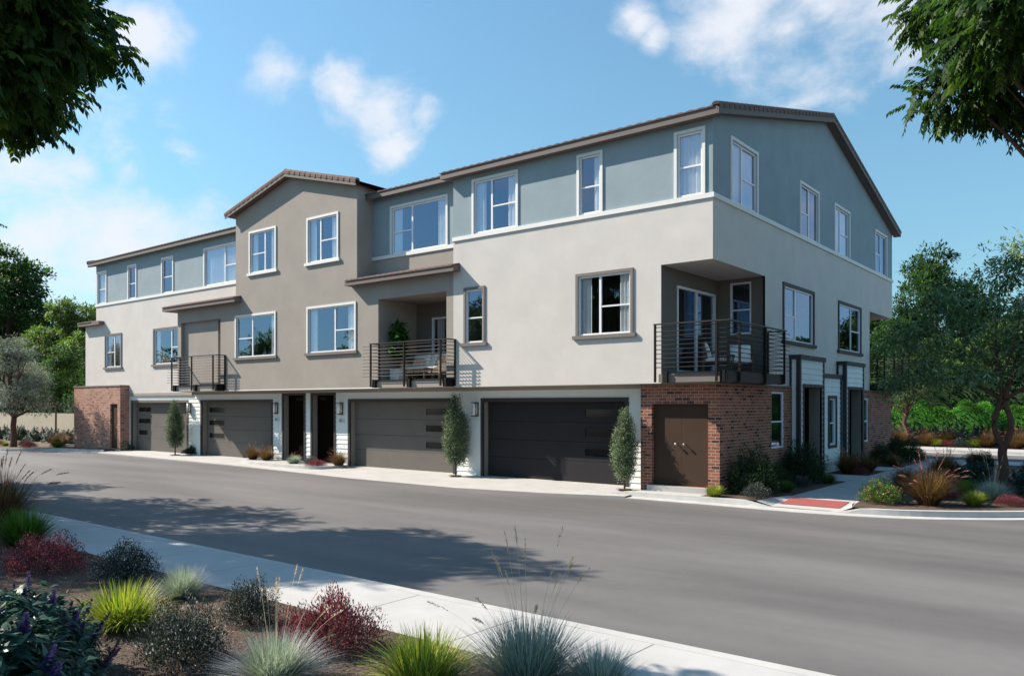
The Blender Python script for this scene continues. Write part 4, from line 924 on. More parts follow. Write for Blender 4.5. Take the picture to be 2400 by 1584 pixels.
# overhanging street trees (foreground)
G_over=[(4,(.028,.060,.016)),(3,(.042,.085,.02)),(1,(.075,.13,.03))]
random.seed(3)
def over_tree(base,centre,R_,n,nfr,label,seed,lobesx=(),leaf=(.42,.14,.042)):
    r=random.Random(seed); lobes=[]
    for i in range(n):
        a=i*2.399+seed; q=R_*math.sqrt((i+.5)/n); h=(r.random()-.5)*R_*.75
        lobes.append((centre[0]-base[0]+math.cos(a)*q,centre[1]-base[1]+math.sin(a)*q,centre[2]-base[2]+h*(1-q/R_*.5),R_*.34,R_*.34,R_*.19))
    lobes+=[tuple(np.array(l)-np.array([*base,0,0,0])) for l in lobesx]
    cm=pinnate('over_crown',lobes,nfr,*leaf,G_over); tm=tree_data(lobes,.17,'bark',2.6,twigs=1,wob=.1)
    return make_tree('street_tree',base,cm,tm,label,'tree','street trees leaning over the road')
# L1: upper left; R1: upper right
fwv=Vector((-math.sin(R(38.5)),math.cos(R(38.5)),0)); rtv=Vector((math.cos(R(38.5)),math.sin(R(38.5)),0))
over_tree((-.6,-18.1,0),(-.17,-17.55,5.80),1.6,26,6800,'nearest street tree whose dark feathery crown fills the upper left corner',5,leaf=(.25,.10,.042),lobesx=[(.55,-16.9,5.35,.55,.55,.3),(.7,-16.75,6.0,.55,.55,.35),(.6,-16.7,6.8,.7,.7,.45),(0,-17.2,5.0,.6,.6,.26)])
over_tree((9.9,1.4,-.05),(8.6,-1.9,9.4),3.2,26,8000,'street tree whose dark feathery crown fills the upper right corner',8,leaf=(.42,.15,.062))
over_tree((-12.9,-15.6,0),(-12.7,-15.2,9.2),2.4,18,3600,'second street tree along the near verge, seen by its long shadow on the road',2)
for i_,(b,c,sd) in enumerate((((-13.0,-17.2,0),(-12.6,-16.7,7.4),4),((-17.4,-14.9,0),(-17.2,-14.6,6.8),11),((-20.5,-17.0,0),(-20.3,-16.6,7.2),6),((-25,-14.9,0),(-25,-14.6,6.6),14))):
    over_tree(b,c,3.0,16,2900,('first','second','third','fourth')[i_]+' verge tree off the left edge, known by its shadow on the road',sd)

# ------------------------------------------------------------------ clumps and shrubs
def grass_mesh(name, n, h, spread, pal, wid=.008, lean=(.1,1.1), droop=.6, segs=5, base=.07, stalks=0, plume=None, twist=.0):
    az=rng.uniform(0,2*np.pi,n); ln=rng.uniform(lean[0],lean[1],n); L=h*rng.uniform(.6,1.15,n)*(1+.15*ln); b=base*np.sqrt(rng.random(n))
    d=np.stack([np.cos(az),np.sin(az),np.zeros(n)],1); az2=az+rng.normal(0,.5,n); P0_=np.stack([np.cos(az2)*b,np.sin(az2)*b,np.full(n,-.02)],1)
    side=np.stack([-np.sin(az),np.cos(az),np.zeros(n)],1); w=wid*rng.uniform(.7,1.3,n)
    V=[];F_=[]; pos=P0_.copy(); ang=ln*spread*.55
    rows=[]
    for k in range(segs+1):
        t=k/segs; ww=(w*(1-t**2.2*.95)*.5)[:,None]; rows.append((pos-side*ww,pos+side*ww))
        a=ang+droop*ln*t*t*1.5; step=(L/segs)[:,None]; pos=pos+(d*np.sin(a)[:,None]+np.array([0,0,1])*np.cos(a)[:,None])*step
    V=np.stack([x for r in rows for x in r],1).reshape(-1,3); S=2*(segs+1); b_=(np.arange(n)*S)[:,None]
    Q=np.concatenate([b_+np.array([[2*k,2*k+1,2*k+3,2*k+2]]) for k in range(segs)]); base_c=pick_cols(n,pal,.25)
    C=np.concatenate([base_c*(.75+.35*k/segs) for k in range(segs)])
    me=mesh_np(name,V,[(4,Q)],np.clip(C,0,1),'blade')
    return me
def plume_mesh(name,n,h,spread,stalk,head,headlen,headw,nh=60,pal_s=(.3,.24,.14),lean=(.1,.9),curve=.9):
    V=[];Q=[];C=[];off=0
    for i in range(n):
        az=random.uniform(0,6.28); ln=random.uniform(*lean); d=Vector((math.cos(az),math.sin(az),0)); L=h*random.uniform(.8,1.15); pos=Vector((d.x*.03,d.y*.03,0)); seg=10; pts=[]
        for k in range(seg+1):
            t=k/seg; a=ln*spread*.6+curve*ln*t*t; pts.append(pos.copy()); pos=pos+(d*math.sin(a)+Vector((0,0,1))*math.cos(a))*(L/seg)
        s=Vector((-d.y,d.x,0))
        for k in range(seg):
            w=stalk*.5; a,b=pts[k],pts[k+1]; V+=[a-s*w,a+s*w,b+s*w,b-s*w]; Q.append([off,off+1,off+2,off+3]); C.append(pal_s); off+=4
        # head
        hl=headlen*random.uniform(.8,1.2)/L; 
        for j in range(nh):
            t=1-hl*random.random(); f=t*seg; k=min(seg-1,int(f)); p=pts[k].lerp(pts[k+1],f-k); tan=(pts[k+1]-pts[k]).normalized(); u=(1-t)/hl
            r=Vector(rng.normal(size=3)).normalized(); r=(r-tan*r.dot(tan)).normalized(); e=headw*(math.sin(math.pi*min(1,.12+u*.85))**.6); q=p+r*e+tan*headw*.8; sd=tan.cross(r)*headw*.22
            V+=[p-sd,p+sd,q+sd*.3,q-sd*.3]; Q.append([off,off+1,off+2,off+3]); off+=4; c=random.choice(head); g=random.uniform(.75,1.25); C.append(tuple(min(1,x*g) for x in c))
    return mesh_np(name,np.array([tuple(v) for v in V]),[(4,np.array(Q))],np.array(C),'leaf_g')
def bush_mesh(name, n, rx, h, leaf, wid, pal, twig=40, shoots=0, kind='leaf', inner=.25, up=.5, clump=None, tips=None, mat='leaf', power=1.0):
    d=rdir(n); d[:,2]=np.abs(d[:,2]); r=(inner+(1-inner)*rng.random((n,1))**.5); 
    bump=1+.16*np.sin(d[:,:1]*7+2)+.12*np.sin(d[:,1:2]*9+d[:,2:]*5)
    P=d*r*bump*np.array([rx,rx,h*.95])+np.array([0,0,.03]); D=unit(d*.8+rdir(n)*.7+np.array([0,0,up])); U=unit(rdir(n)*.7+np.array([0,0,.8]))
    C=pick_cols(n,pal,.25)
    X=[P];DD_=[D];UU=[U];CC=[C];LL=[leaf*rng.uniform(.6,1.25,n)];WW=[wid*rng.uniform(.7,1.25,n)]
    tv=[];tq=[]
    for s in range(shoots):
        a=Vector(rdir(1)[0]); a.z=abs(a.z)*.9+.35; a.normalize(); b=Vector((a.x*rx*.7,a.y*rx*.7,a.z*h*.8)); tip=b+a*random.uniform(.10,.26)*max(h,.4)*1.1+Vector((0,0,.06)); m=14
        t=rng.random(m); Pp=np.array(b)*(1-t[:,None])+np.array(tip)*t[:,None]; X.append(Pp); DD_.append(unit(rdir(m)*.8+np.array(a)*.8)); UU.append(rdir(m)); CC.append(pick_cols(m,tips or pal,.25)); LL.append(leaf*.8*rng.uniform(.6,1.1,m)); WW.append(wid*.8*rng.uniform(.7,1.1,m))
        sd=a.cross(Vector((0,0,1))).normalized()*.003; i=len(tv); tv+=[b-sd,b+sd,tip+sd,tip-sd]; tq.append([i,i+1,i+2,i+3])
    for k in range(twig):
        a=Vector(rdir(1)[0]); a.z=abs(a.z)+.2; a.normalize(); tip=Vector((a.x*rx*.8,a.y*rx*.8,a.z*h*.8)); sd=a.cross(Vector((.1,.2,1))).normalized()*.004; i=len(tv); b=Vector((0,0,0)); tv+=[b-sd,b+sd,tip+sd*.4,tip-sd*.4]; tq.append([i,i+1,i+2,i+3])
    X,D,U,C=map(np.concatenate,(X,DD_,UU,CC)); L=np.concatenate(LL);Wd=np.concatenate(WW)
    if kind=='leaf': V,Q=leaves(X,D,U,L,Wd); C=np.concatenate([C,C])
    else: V,Q=diamonds(X,D,U,L,Wd)
    if tv: V=np.concatenate([V,np.array([tuple(v) for v in tv])]); Q=np.concatenate([Q,np.array(tq)+len(V)-len(tv)]); C=np.concatenate([C,np.full((len(tq),3),.05)])
    return mesh_np(name,V,[(4,Q)],np.clip(C,0,1),mat)
P_lime=[(3,(.30,.32,.05)),(3,(.19,.25,.035)),(1.5,(.45,.42,.10)),(1,(.07,.11,.02))]
P_green=[(3,(.07,.14,.02)),(3,(.10,.19,.03)),(1,(.17,.24,.05)),(1,(.03,.06,.015))]
P_blue=[(3,(.27,.30,.33)),(3,(.40,.43,.46)),(1,(.55,.58,.58)),(1,(.12,.14,.14))]
P_brown=[(3,(.13,.065,.035)),(3,(.20,.11,.05)),(2,(.07,.035,.025)),(1,(.28,.17,.09))]
P_red=[(3,(.30,.05,.075)),(3,(.20,.03,.045)),(1.5,(.48,.17,.20)),(4,(.055,.05,.035))]
P_silver=[(6,(.028,.038,.028)),(3,(.06,.075,.06)),(.9,(.50,.53,.56)),(1,(.14,.16,.15))]
P_dk=[(4,(.022,.048,.022)),(3,(.035,.07,.03)),(1,(.06,.10,.045))]
P_pink=[(4,(.06,.13,.025)),(3,(.10,.19,.035)),(1,(.18,.26,.05)),(.8,(.50,.16,.33)),(.4,(.60,.28,.42))]
H_tan=[(.75,.56,.32),(.60,.42,.22),(.85,.68,.42)]; H_pk=[(.45,.20,.13),(.55,.28,.18),(.35,.14,.10),(.62,.36,.24)]
ME={}
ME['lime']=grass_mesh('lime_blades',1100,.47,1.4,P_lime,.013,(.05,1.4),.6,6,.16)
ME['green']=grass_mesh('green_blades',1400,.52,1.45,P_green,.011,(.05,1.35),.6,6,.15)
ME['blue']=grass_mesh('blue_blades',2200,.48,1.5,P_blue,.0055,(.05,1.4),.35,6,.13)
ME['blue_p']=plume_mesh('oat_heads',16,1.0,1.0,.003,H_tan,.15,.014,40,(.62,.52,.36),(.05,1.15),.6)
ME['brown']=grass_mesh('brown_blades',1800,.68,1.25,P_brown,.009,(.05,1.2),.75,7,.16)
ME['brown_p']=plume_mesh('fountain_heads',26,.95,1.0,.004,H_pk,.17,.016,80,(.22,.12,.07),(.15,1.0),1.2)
ME['red']=bush_mesh('red_leaves',9000,.50,.34,.024,.012,P_red,60,50,'d',.25,.5,tips=[(3,(.45,.12,.16)),(2,(.55,.26,.28))],mat='leaf_g')
ME['silver']=bush_mesh('silver_leaves',10000,.42,.40,.024,.011,P_silver,60,40,'d',.2,.6,mat='leaf_g')
ME['dark']=bush_mesh('dark_leaves',8000,.50,.78,.045,.018,P_dk,60,50,'d',.3,.8,mat='leaf_g')
ME['pink']=bush_mesh('pink_leaves',4200,.46,.50,.042,.024,P_pink,50,30,'d',.3,.6)
def salvia(name,nst,rx,h,flower=.45,leafL=.15):
    X=[];D=[];U=[];C=[];L=[];Wd=[]; fv=[];fq=[];fc=[]; off=0; sv=[];sq=[]
    for i in range(nst):
        a=Vector(rdir(1)[0]); a.z=abs(a.z)*1.1+.12; a.normalize(); r=random.uniform(.55,1.0) if i%3==0 else random.uniform(.85,1.02); tip=Vector((a.x*rx*r,a.y*rx*r,a.z*h*r)); ax=(a+Vector((0,0,.7))).normalized()
        m=26; t=rng.random(m)*.34*leafL/.15; az=rng.uniform(0,6.28,m); s1=np.array(ax.orthogonal().normalized()); s2=np.cross(np.array(ax),s1)
        rad=s1*np.cos(az)[:,None]+s2*np.sin(az)[:,None]; X.append(np.array(tip)-np.array(ax)*t[:,None]); D.append(unit(rad+np.array(ax)*rng.uniform(.0,.8,(m,1)))); U.append(unit(np.array(ax)+rdir(m)*.25)); C.append(pick_cols(m,[(4,(.022,.058,.040)),(3,(.035,.085,.055)),(1,(.09,.15,.11))],.2)); L.append(leafL*rng.uniform(.7,1.2,m)); Wd.append(leafL*.25*rng.uniform(.8,1.2,m))
        sd=a.cross(Vector((.1,.1,1))).normalized()*.006; b=Vector((a.x*rx*.15,a.y*rx*.15,0)); k=len(sv); sv+=[b-sd,b+sd,tip+sd,tip-sd]; sq.append([k,k+1,k+2,k+3])
        if random.random()<flower:
            hl=random.uniform(.13,.20)*leafL/.15; nf=230
            for j in range(nf):
                u=random.random(); p=tip+ax*(u*hl); r3=Vector(rng.normal(size=3)).normalized(); r3=(r3-ax*r3.dot(ax)).normalized(); e=.046*leafL/.15*(1-.7*u)*(1 if u>.08 else .6); q=p+r3*e+ax*.006; sd=ax.cross(r3)*.006
                fv+=[p-sd,p+sd,q+sd,q-sd]; fq.append([off,off+1,off+2,off+3]); off+=4; g=random.uniform(.6,1.3); fc.append((.05*g,.038*g,.15*g))
    X,D,U,C=map(np.concatenate,(X,D,U,C)); V,Q=leaves(X,D,U,np.concatenate(L),np.concatenate(Wd),.5); C=np.concatenate([C,C*1.05])
    Q=np.concatenate([Q,np.array(sq)+len(V)]); V=np.concatenate([V,np.array([tuple(v) for v in sv])]); C=np.concatenate([C,np.full((len(sq),3),.05)])
    lm=mesh_np(name+'_leaves',V,[(4,Q)],C,'leaf_s' if name=='salvia' else 'blade'); fm=mesh_np(name+'_flowers',np.array([tuple(v) for v in fv]),[(4,np.array(fq))],np.array(fc),'blade'); return lm,fm
ME['sal'],ME['sal_f']=salvia('salvia',190,.9,1.05,.13,.18)
ME['sal2'],ME['sal2_f']=salvia('salvia_far',80,.8,.85,.3,.15)
def col_mesh(name):
    lobes=[(0,0,.58+.24*k,.44*math.sin(.75+.19*k*1.25)+.03,.44*math.sin(.75+.19*k*1.25)+.03,.26) for k in range(10)]
    return crown(name,lobes,820,24,.13,.06,.026,[(4,(.12,.17,.09)),(3,(.20,.26,.15)),(2,(.36,.40,.28)),(2,(.04,.07,.03))],kind='d',shell=.35,droop=-.8,cvar=.25,flat=1.3,mat='leaf_g')
ME['col']=col_mesh('col_leaves')
m=MB(); m.tube([(0,0,-.1),(.01,0,.5),(0,0.01,1.2),(0,0,2.4)],[.035,.03,.022,.008],7); o=m.build('col_trunk','bark'); ME['col_t']=o.data; bpy.data.objects.remove(o)
KIND={'lime':('ornamental_grass',['lime'],'ornamental grass'),'green':('ornamental_grass',['green'],'ornamental grass'),'blue':('blue_grass',['blue'],'ornamental grass'),'bluep':('blue_grass',['blue','blue_p'],'ornamental grass'),
 'brown':('fountain_grass',['brown','brown_p'],'ornamental grass'),'red':('red_ground_shrub',['red'],'shrub'),'silver':('small_leaved_shrub',['silver'],'shrub'),'dark':('evergreen_shrub',['dark'],'shrub'),'pink':('flowering_shrub',['pink'],'shrub'),
 'sal':('purple_flowering_shrub',['sal','sal_f'],'shrub'),'sal2':('purple_flowering_shrub',['sal2','sal2_f'],'shrub'),'col':('columnar_shrub',['col_t','col'],'shrub')}
PN={'blue':'foliage','blue_p':'seed_heads','brown':'foliage','brown_p':'plumes','sal':'foliage','sal_f':'flower_spikes','sal2':'foliage','sal2_f':'flower_spikes','col_t':'trunk','col':'crown'}
def plant(kind,x,y,s,label,group=None,z=-.04,sz=None,rz=None):
    nm,parts,cat=KIND[kind]
    if len(parts)==1: o=mobj(nm,ME[parts[0]])
    else:
        o=empty(nm)
        for p in parts: mobj(PN[p],ME[p],o)
    o.location=(x,y,z); o.scale=(s,s,sz or s); o.rotation_euler=(0,0,rz if rz is not None else random.uniform(0,6.28)); tag(o,label,cat,group,'thing'); return o
random.seed(5)
FG='plants in the near foreground bed'
for a in [
 ('brown',-7.5,-14.1,1.35,'dark brown fountain grass with arching plumes at the left edge of the near bed',1.55),
 ('brown',-8.3,-14.9,1.2,'second clump of dark brown fountain grass cut by the left edge',1.3),
 ('green',-5.75,-14.3,1.1,'tall dark green grass tuft between the brown grass and the crimson shrub',1.2),
 ('red',-3.25,-14.95,1.1,'wide crimson ground shrub at the far left of the near bed',1.35),
 ('silver',-1.86,-14.5,.92,'dark small-leaved shrub with upright twigs behind the lime grass at the pavement',1.15),
 ('blue',-.34,-14.56,.72,'small blue grey grass tuft between two dark shrubs',.8),
 ('lime',.40,-15.62,1.0,'bright lime grass clump in the left half of the near bed',1.0),
 ('silver',1.31,-14.72,.72,'dark small-leaved shrub with upright twigs left of the middle crimson shrub',1.1),
 ('silver',1.98,-15.85,.95,'large dark shrub with white specks right of the left lime grass',1.3),
 ('red',2.68,-14.76,.92,'crimson flowering ground shrub at the pavement in the middle of the near bed',1.45),
 ('bluep',3.0,-15.6,.92,'blue grey grass clump below the middle crimson shrub with a few seed stalks',.85),
 ('lime',4.08,-14.95,1.0,'bright lime grass clump at the bottom centre',1.0),
 ('bluep',4.7,-14.36,1.2,'large blue grey grass with tall oat coloured seed heads at bottom centre',1.2),
 ('blue',5.22,-14.1,.8,'blue grey grass tuft at the bottom edge right of the tall seed heads',.75),
 ('sal',2.55,-17.5,.84,'large leafy shrub with purple flower spikes in the lower left corner',.92),
 ('sal',1.45,-16.9,.7,'purple spiked leafy shrub behind the corner one at the left edge',.78),
]: plant(*a[:5],FG,z=-.01,sz=a[5])
ORD=['leftmost','second','third','fourth','fifth','sixth','seventh','eighth','ninth','tenth','eleventh']
BG_='small plants by the garages'
for a in [
 ('brown',-20.9,.0,.75,'brown fountain grass left of the garage side door, first of the pair'),('brown',-20.0,.05,.72,'brown fountain grass beside the left entry door, second of the pair'),
 ('blue',-17.6,-.35,.75,'pale blue grass on the kerb between the two entry doors'),('brown',-18.2,.15,.45,'thin brown grass at the foot of the left entry door'),
 ('silver',-16.9,-.05,.75,'grey green low shrub before the right entry door'),('red',-15.95,-.55,.75,'pink red ground shrub on the kerb by the right entry door'),
 ('brown',-15.35,.05,.75,'brown fountain grass between right entry door and wide grey garage'),
 ('dark',-26.4,.35,.5,'low dark shrub right of the leftmost columnar shrub'),('silver',-26.8,.35,.6,'low grey shrub at the foot of the leftmost columnar shrub'),
 ('silver',-32.35,.25,.7,'low shrub tucked between brick shed and first garage')]: plant(*a,BG_,z=-.05)
for x,y,s,lab in ((-27.15,-.05,.95,'columnar shrub between the two left garages'),(-9.3,.02,1.0,'tall columnar shrub between the grey and the charcoal garage'),(-2.72,-.2,.84,'columnar shrub between the charcoal garage and the brick end')): plant('col',x,y,s,lab,'columnar shrubs along the garages',z=-.08,sz=s*.9)
for x,y in ((-27.15,-.05),(-9.3,.02),(-2.72,-.2)):
    mb=MB(); n=14; rr=[.27+random.uniform(-.05,.05) for _ in range(n)]; mb.quad([(x+rr[k]*math.cos(6.283*k/n),y+rr[k]*.8*math.sin(6.283*k/n),-.068+.0) for k in range(n)]); mb.box(x-.01,x+.01,y-.01,y+.01,-.07,-.067)
    tag(mb.build('mulch_patch','mulch'),kind='structure')
SB='plants beside the brick end wall'
for a in [
 ('lime',.05,-.42,.62,'lime grass tuft at the brick corner by the kerb'),('dark',.6,.75,1.4,'tall dark evergreen shrub against the brick wall corner'),
 ('silver',1.02,-.12,.85,'silvery speckled shrub at the kerb right of the brick corner'),('green',1.1,1.75,.6,'small green grass right of the silvery shrub'),
 ('dark',.55,4.7,1.4,'dark evergreen shrub below the brick wall window'),('dark',.5,2.8,.8,'low dark shrub between the two evergreens on the brick wall'),
 ('green',1.25,4.9,.6,'green grass tuft at the path before the first porch'),('silver',1.0,3.2,.7,'dim grey shrub at the path edge by the brick wall'),
 ('brown',.75,8.75,1.0,'brown fountain grass between the two porches'),('brown',1.15,9.7,.75,'second brown fountain grass between the porches, nearer the path'),
 ('red',1.2,8.5,.65,'dim red ground shrub by the path between the porches'),('sal2',.7,9.9,.7,'leafy dark shrub in the shade by the second porch'),
 ('dark',.6,13.6,.95,'dark shrub left of the far brick wall window'),('dark',.75,15.6,1.25,'dark shrub under the far brick wall'),('green',1.2,13.2,.75,'green grass in the shade near the far porch'),
 ('dark',1.25,16.2,.9,'low dark shrub at the far end of the brick wall'),('brown',1.25,12.9,.6,'low brown grass at the path after the second porch'),('dark',-.2,19.0,1.0,'dark shrub behind the far brick corner')]: plant(*a,SB)
IB='plants in the right island bed'
for a in [
 ('pink',3.72,.72,1.05,'rounded green shrub with pink flowers at the path and kerb corner'),('brown',4.7,1.05,1.18,'large tan fountain grass in the middle of the island bed'),
 ('lime',5.55,1.55,.72,'lime grass tuft at the kerb under the slender tree'),('bluep',5.75,3.0,1.0,'pale blue grass with oat coloured heads before the slender tree'),
 ('red',6.2,2.05,.66,'pink red mound shrub at the kerb near the right edge'),('lime',6.75,2.55,.7,'lime grass tuft cut by the right edge'),
 ('brown',3.65,3.6,.95,'dark fountain grass behind the pink flowered shrub'),('sal2',4.2,4.3,.75,'blue green leafy shrub behind the tan fountain grass'),
 ('green',5.1,3.6,.8,'green grass tuft between the tan grass and the pale blue grass'),('red',4.75,2.7,.7,'dim red shrub behind the tan fountain grass'),
 ('brown',3.7,8.6,1.1,'dark fountain grass by the path further back in the island'),('sal2',4.6,7.6,.85,'dark leafy shrub left of the slender tree trunk'),
 ('sal2',6.5,5.2,.95,'blue green leafy shrub right of the slender tree trunk'),('sal2',7.1,4.2,.8,'blue green leafy shrub at the right edge of the island'),
 ('dark',4.0,14.6,.7,'dark shrub at the far pavement corner'),('brown',3.6,14.9,.8,'dark fountain grass at the far pavement corner'),
 ('red',5.5,14.6,.8,'dim red shrub along the far pavement'),('silver',3.75,5.6,.8,'grey shrub at the path in the island shade'),('green',6.0,8.5,.8,'green grass behind the slender tree')]: plant(*a,IB)
LB='plants in the left kerb bed'
for i,(k,x,y,s) in enumerate([('red',-38.9,-2.0,.85),('red',-42.5,-2.3,.85),('silver',-40.5,-1.6,.9),('green',-37.5,-1.1,.65),('brown',-38.9,-.6,.85),('brown',-40.2,.2,.9),('red',-37.9,-.9,.75),('sal2',-42.0,1.2,1.0),('sal2',-43.9,1.3,1.05),('sal2',-46.5,1.4,1.05),('sal2',-49.5,1.2,1.1),('sal2',-40.2,1.5,.9),('lime',-41.6,-2.2,.55),('sal2',-52.5,1.2,1.1),('silver',-39.6,.9,1.1),('brown',-38.6,.6,.8),('red',-44.2,-2.2,.8),('sal2',-55,1.4,1.2)]):
    KL={'red':'low red shrub','silver':'grey shrub','green':'yellow green grass tuft at the foot of the brick shed','brown':'brown fountain grass','sal2':'dark blue green shrub','lime':'yellow green grass tuft at the foot of the olive tree'}
    LBL=LBX if i else {}
    if not i: LBX={}
    LBX.setdefault(k,[]).append((x,plant(k,x,y,s,'x',None)))
where={'red':'in the sunny kerb bed left of the brick shed','silver':'in the kerb bed left of the brick shed','brown':'beside the brick shed','sal2':'in front of the garden wall'}
for k,L in LBX.items():
    L.sort(key=lambda t:t[0])
    for i,(x,o) in enumerate(L):
        o['label']=KL[k] if k in('green','lime') else '%s %s %s'%(KL[k],where[k],'(%s from left)'%ORD[i] if i else '(leftmost)'); 
        if len(L)>1: o['group']=KL[k]+'s '+where[k]
nmk={'brown':'brown fountain grass','silver':'grey shrub','lime':'lime grass tuft','red':'red ground shrub'}
FR=[('brown',-2.35,29.8,1.15),('silver',-1.6,30.0,1.1),('brown',-1.0,29.9,1.0),('lime',-.45,29.8,.85),('brown',-.1,30.6,1.1),('red',.12,29.8,.85),('silver',.75,29.9,1.1),('lime',1.4,29.9,.95),('brown',2.0,29.9,1.1),('silver',2.75,30.1,1.0),('brown',3.35,29.7,1.2),('lime',4.4,29.9,.9),('silver',4.1,29.7,.8)]
cnt={}
for k,x,y,s in sorted(FR,key=lambda t:t[1]):
    i=cnt.get(k,0); cnt[k]=i+1
    plant(k,x,y,s*1.1,'%s %s in the strip beyond the far road'%(('only' if k=='red' else ORD[i]),nmk[k]) if i==0 else '%s %s from left in the strip beyond the far road'%(ORD[i],nmk[k]),nmk[k]+'s beyond the far road')
for i in range(9): plant('sal2',-3.4+i*1.05,31.6+random.uniform(-.3,.3),1.25,'%s blue green shrub%s in the row before the bright hedge'%(ORD[i],' from left' if i else ''),'shrub row before the bright hedge',sz=1.35)
# hedges
def hedge(name,x0,x1,y,h,d,pal,label,n,leaf=.12):
    P=np.stack([rng.uniform(x0,x1,n),y+rng.uniform(-d/2,d/2,n),np.abs(1-rng.random(n)**2.2)*h],1); P[:,2]*=1+.12*np.sin(P[:,0]*2.1)+.08*np.sin(P[:,0]*5.3)
    V,Q=diamonds(P,unit(rdir(n)+np.array([0,-.3,.4])),rdir(n),leaf*rng.uniform(.6,1.2,n),leaf*.55*rng.uniform(.7,1.2,n)); cl=1+.35*np.sin(P[:,:1]*3.1+P[:,2:]*4)
    C=np.clip(pick_cols(n,pal)*cl,0,1); k=40; e=d*.32; bv=[]; bq=[]
    for i in range(k+1):   # dense inner mass
        x=x0+(x1-x0)*i/k; hh=h*(.80+.09*math.sin(x*2.1)+.06*math.sin(x*5.3)); bv+=[(x,y-e,0),(x,y-e,hh*.9),(x,y,hh),(x,y+e,hh*.9),(x,y+e,0)]
    for i in range(k):
        for j in range(4): a=i*5+j; bq.append([a,a+1,a+6,a+5])
    Q=np.concatenate([Q,np.array(bq)+len(V)]); V=np.concatenate([V,np.array(bv)]); C=np.concatenate([C,np.full((len(bq),3),pal[0][1])])
    o=mobj(name,mesh_np(name,V,[(4,Q)],C,'leaf')); return o
tag(hedge('hedge',-8,12,33.6,2.2,1.4,G_hedge,'',26000),'bright green clipped hedge running behind the shrubs beyond the far road','hedge')
tag(hedge('hedge',-8,14,36.8,5.0,1.6,G_dark,'',26000,.2),'tall dark hedge under the far trees on the right','hedge')
tag(hedge('hedge',-76,-38.5,5.0,3.6,1.4,G_dark,'',30000,.2),'tall dark hedge behind the beige garden wall','hedge')
tag(hedge('far_trees',-60,60,64,8,4,G_dark,'',60000,.45),None,None,None,'stuff')
fb=hedge('far_trees',-60,60,0,8,4,G_dark,'',40000,.45); fb.rotation_euler=(0,0,R(90)); fb.location=(-92,20,0); fb['kind']='stuff'
# garden wall
gw=MB(); gw.box(-80,-38.4,3.4,3.6,-.1,1.68); tag(gw.build('garden_wall','gwall'),'beige rendered garden wall behind the left kerb bed','wall')
# mulch chips
n=26000; X=rng.uniform(-9,8,n); Y=-13.95-(rng.random(n)**1.2)*4.2; Z=np.array([bed_h(a,b) for a,b in zip(X,Y)])+.006
Dd=rdir(n); Dd[:,2]*=.25; V,Q=diamonds(np.stack([X,Y,Z],1),Dd,unit(rdir(n)*.35+np.array([0,0,1])),rng.uniform(.02,.065,n),rng.uniform(.007,.02,n))
o=mobj('mulch',mesh_np('mulch',V,[(4,Q)],pick_cols(n,[(3,(.11,.08,.062)),(3,(.19,.145,.115)),(1.5,(.32,.26,.21)),(2,(.05,.035,.03))],.3),'blade')); tag(o,'loose bark chips covering the near bed','mulch',kind='stuff')

# ------------------------------------------------------------------ balcony furniture
def rbox(mb,x0,x1,y0,y1,z0,z1,r=.03):
    """soft box: chamfered edges"""
    for (a,b,c,d,e,f) in ((x0+r,x1-r,y0+r,y1-r,z0,z1),(x0,x1,y0+r,y1-r,z0+r,z1-r),(x0+r,x1-r,y0,y1,z0+r,z1-r)): mb.box(a,b,c,d,e,f)
def cushion(name,mat,c,s,rot,parent,puff=1.0):
    import bmesh
    bm=bmesh.new(); bmesh.ops.create_cube(bm,size=1); bmesh.ops.subdivide_edges(bm,edges=bm.edges,cuts=5,use_grid_fill=True)
    for v in bm.verts:
        x,y,z=v.co; e=(1-(2*abs(x))**4)*(1-(2*abs(y))**4); v.co.z=z*(.45+.55*e*puff if puff else 1); v.co.x*=1-.06*(2*abs(y))**2*0
        v.co.x*=s[0]; v.co.y*=s[1]; v.co.z*=s[2]
    me=bpy.data.meshes.new(name); bm.to_mesh(me); bm.free(); me.materials.append(M[mat]); me.polygons.foreach_set('use_smooth',[True]*len(me.polygons))
    o=bpy.data.objects.new(name,me); COL.objects.link(o); o.location=c; o.rotation_euler=rot
    if parent: o.parent=parent
    return o
s=empty('sofa',(-11.35,.75,3.14)); tag(s,'light cushioned outdoor sofa with wooden frame on the middle balcony','sofa')
def sub(m,nm,mat,par,loc): o=m.build(nm,mat,par); return o
for x in (-.95,.95):
    m=MB(); 
    for y in (-.36,.34): m.box(x-.03,x+.03,y-.03,y+.03,0,.62)
    m.box(x-.035,x+.035,-.4,.38,.60,.65); m.build('arm_rest','wood',s)
m=MB(); m.box(-.92,.92,-.36,.34,.26,.32); m.box(-.92,.92,.28,.34,.32,.80); m.build('frame','wood',s)
cushion('seat_cushion','cushion',(0,-.03,.41),(1.8,.68,.2),(0,0,0),s)
for x in (-.45,.45): cushion('back_cushion','cushion',(x,.2,.70),(.88,.5,.2),(R(72),0,0),s)
cushion('side_panel','cushion',(-.95,-.02,.45),(.05,.6,.3),(0,0,0),s,0); cushion('side_panel','cushion',(.95,-.02,.45),(.05,.6,.3),(0,0,0),s,0)
tag(cushion('pillow','pillow',(-11.75,.72,3.76),(.5,.32,.14),(R(65),0,R(8)),None),'long pink patterned pillow lying on the left of the sofa','pillow')
tag(cushion('pillow','pillow',(-10.8,.8,3.82),(.42,.42,.15),(R(68),0,R(-22)),None),'square pink patterned pillow at the right end of the sofa','pillow')
t=empty('coffee_table',(-11.1,.08,3.14)); tag(t,'low dark wooden coffee table before the balcony sofa','table'); m=MB(); m.box(-.5,.5,-.22,.22,.36,.40); m.build('table_top','chair_frame',t)
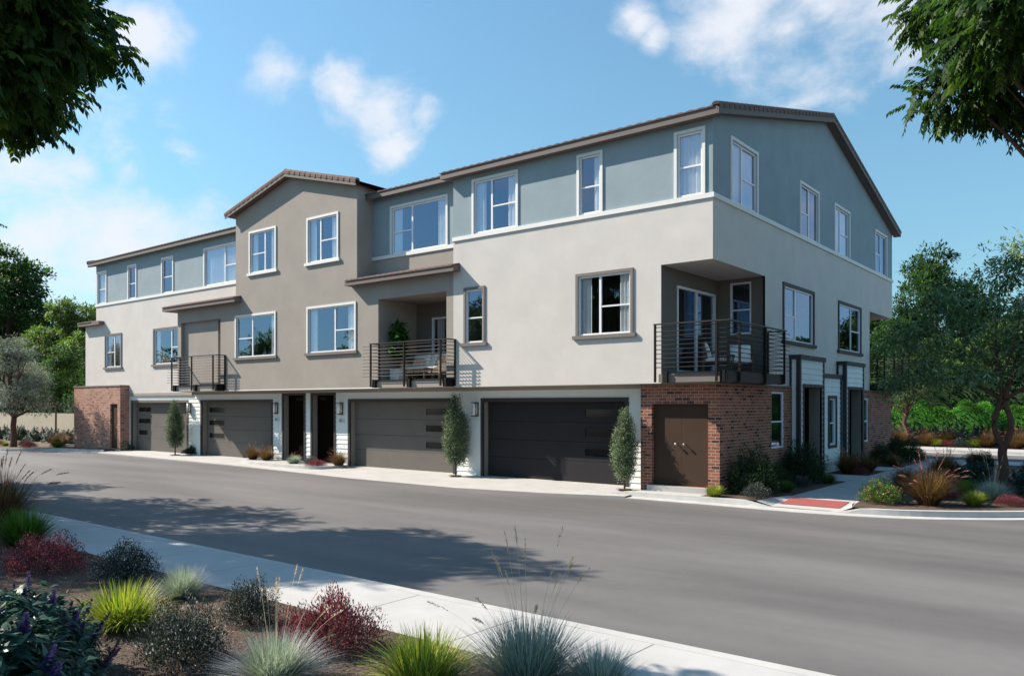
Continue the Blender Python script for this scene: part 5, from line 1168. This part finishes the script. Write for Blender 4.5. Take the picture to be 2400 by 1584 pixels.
for x in (-.45,.45):
    for y in (-.18,.18): m=MB(); m.box(x-.02,x+.02,y-.02,y+.02,0,.36); m.build('leg','chair_frame',t)
pt=empty('potted_plant',(-12.28,.25,3.14)); tag(pt,'tall broad-leaved potted plant in a white square pot on the middle balcony','potted plant')
m=MB(); m.box(-.22,.22,-.22,.22,0,.42); m.build('pot','pot',pt); m=MB(); m.tube([(0,0,.4),(.03,0,.9),(-.02,.03,1.5),(.05,0,1.9)],[.025,.02,.015,.008],6); m.build('stem','bark',pt)
lb=[(0,0,1.15,.28,.25,.3),(.05,0,1.6,.26,.24,.3),(.02,0,1.95,.16,.16,.2)]; mobj('foliage',crown('fig_leaves',lb,60,6,.14,.24,.16,[(3,(.03,.10,.02)),(2,(.06,.17,.03))],'leaf_s',droop=.2,shell=.2),pt)
def armchair(loc,rz,label):
    s=empty('armchair',loc); s.rotation_euler=(0,0,rz); tag(s,label,'armchair')
    for x in (-.33,.33):
        m=MB(); m.box(x-.025,x+.025,-.38,-.32,0,.6); m.box(x-.025,x+.025,.28,.34,0,.82); m.box(x-.03,x+.03,-.4,.34,.58,.62); m.box(x-.02,x+.02,-.34,.3,.28,.33); m.build('side_frame','chair_frame',s)
    m=MB(); m.box(-.31,.31,-.34,.3,.26,.3); m.box(-.31,.31,.3,.33,.5,.8); m.build('seat_frame','chair_frame',s)
    cushion('seat_cushion','cushion',(0,-.03,.37),(.6,.62,.15),(0,0,0),s); cushion('back_cushion','cushion',(0,.2,.62),(.58,.5,.16),(R(72),0,0),s)
armchair((-.45,2.45,3.15),R(25),'cushioned armchair with dark frame at the back of the corner balcony')
armchair((-.75,1.35,3.15),R(118),'cushioned armchair with dark frame by the sliding door of the corner balcony')
t=empty('side_table',(-.15,.75,3.15)); tag(t,'round slatted dark side table on the corner balcony','table'); m=MB(); m.tube([(0,0,.44),(0,0,.47)],.24,18); m.build('table_top','chair_frame',t)
m=MB()
for k in range(18): a=k*.349; m.tube([(.15*math.cos(a),.15*math.sin(a),0),(.22*math.cos(a),.22*math.sin(a),.44)],.008,4)
m.build('slatted_base','chair_frame',t)
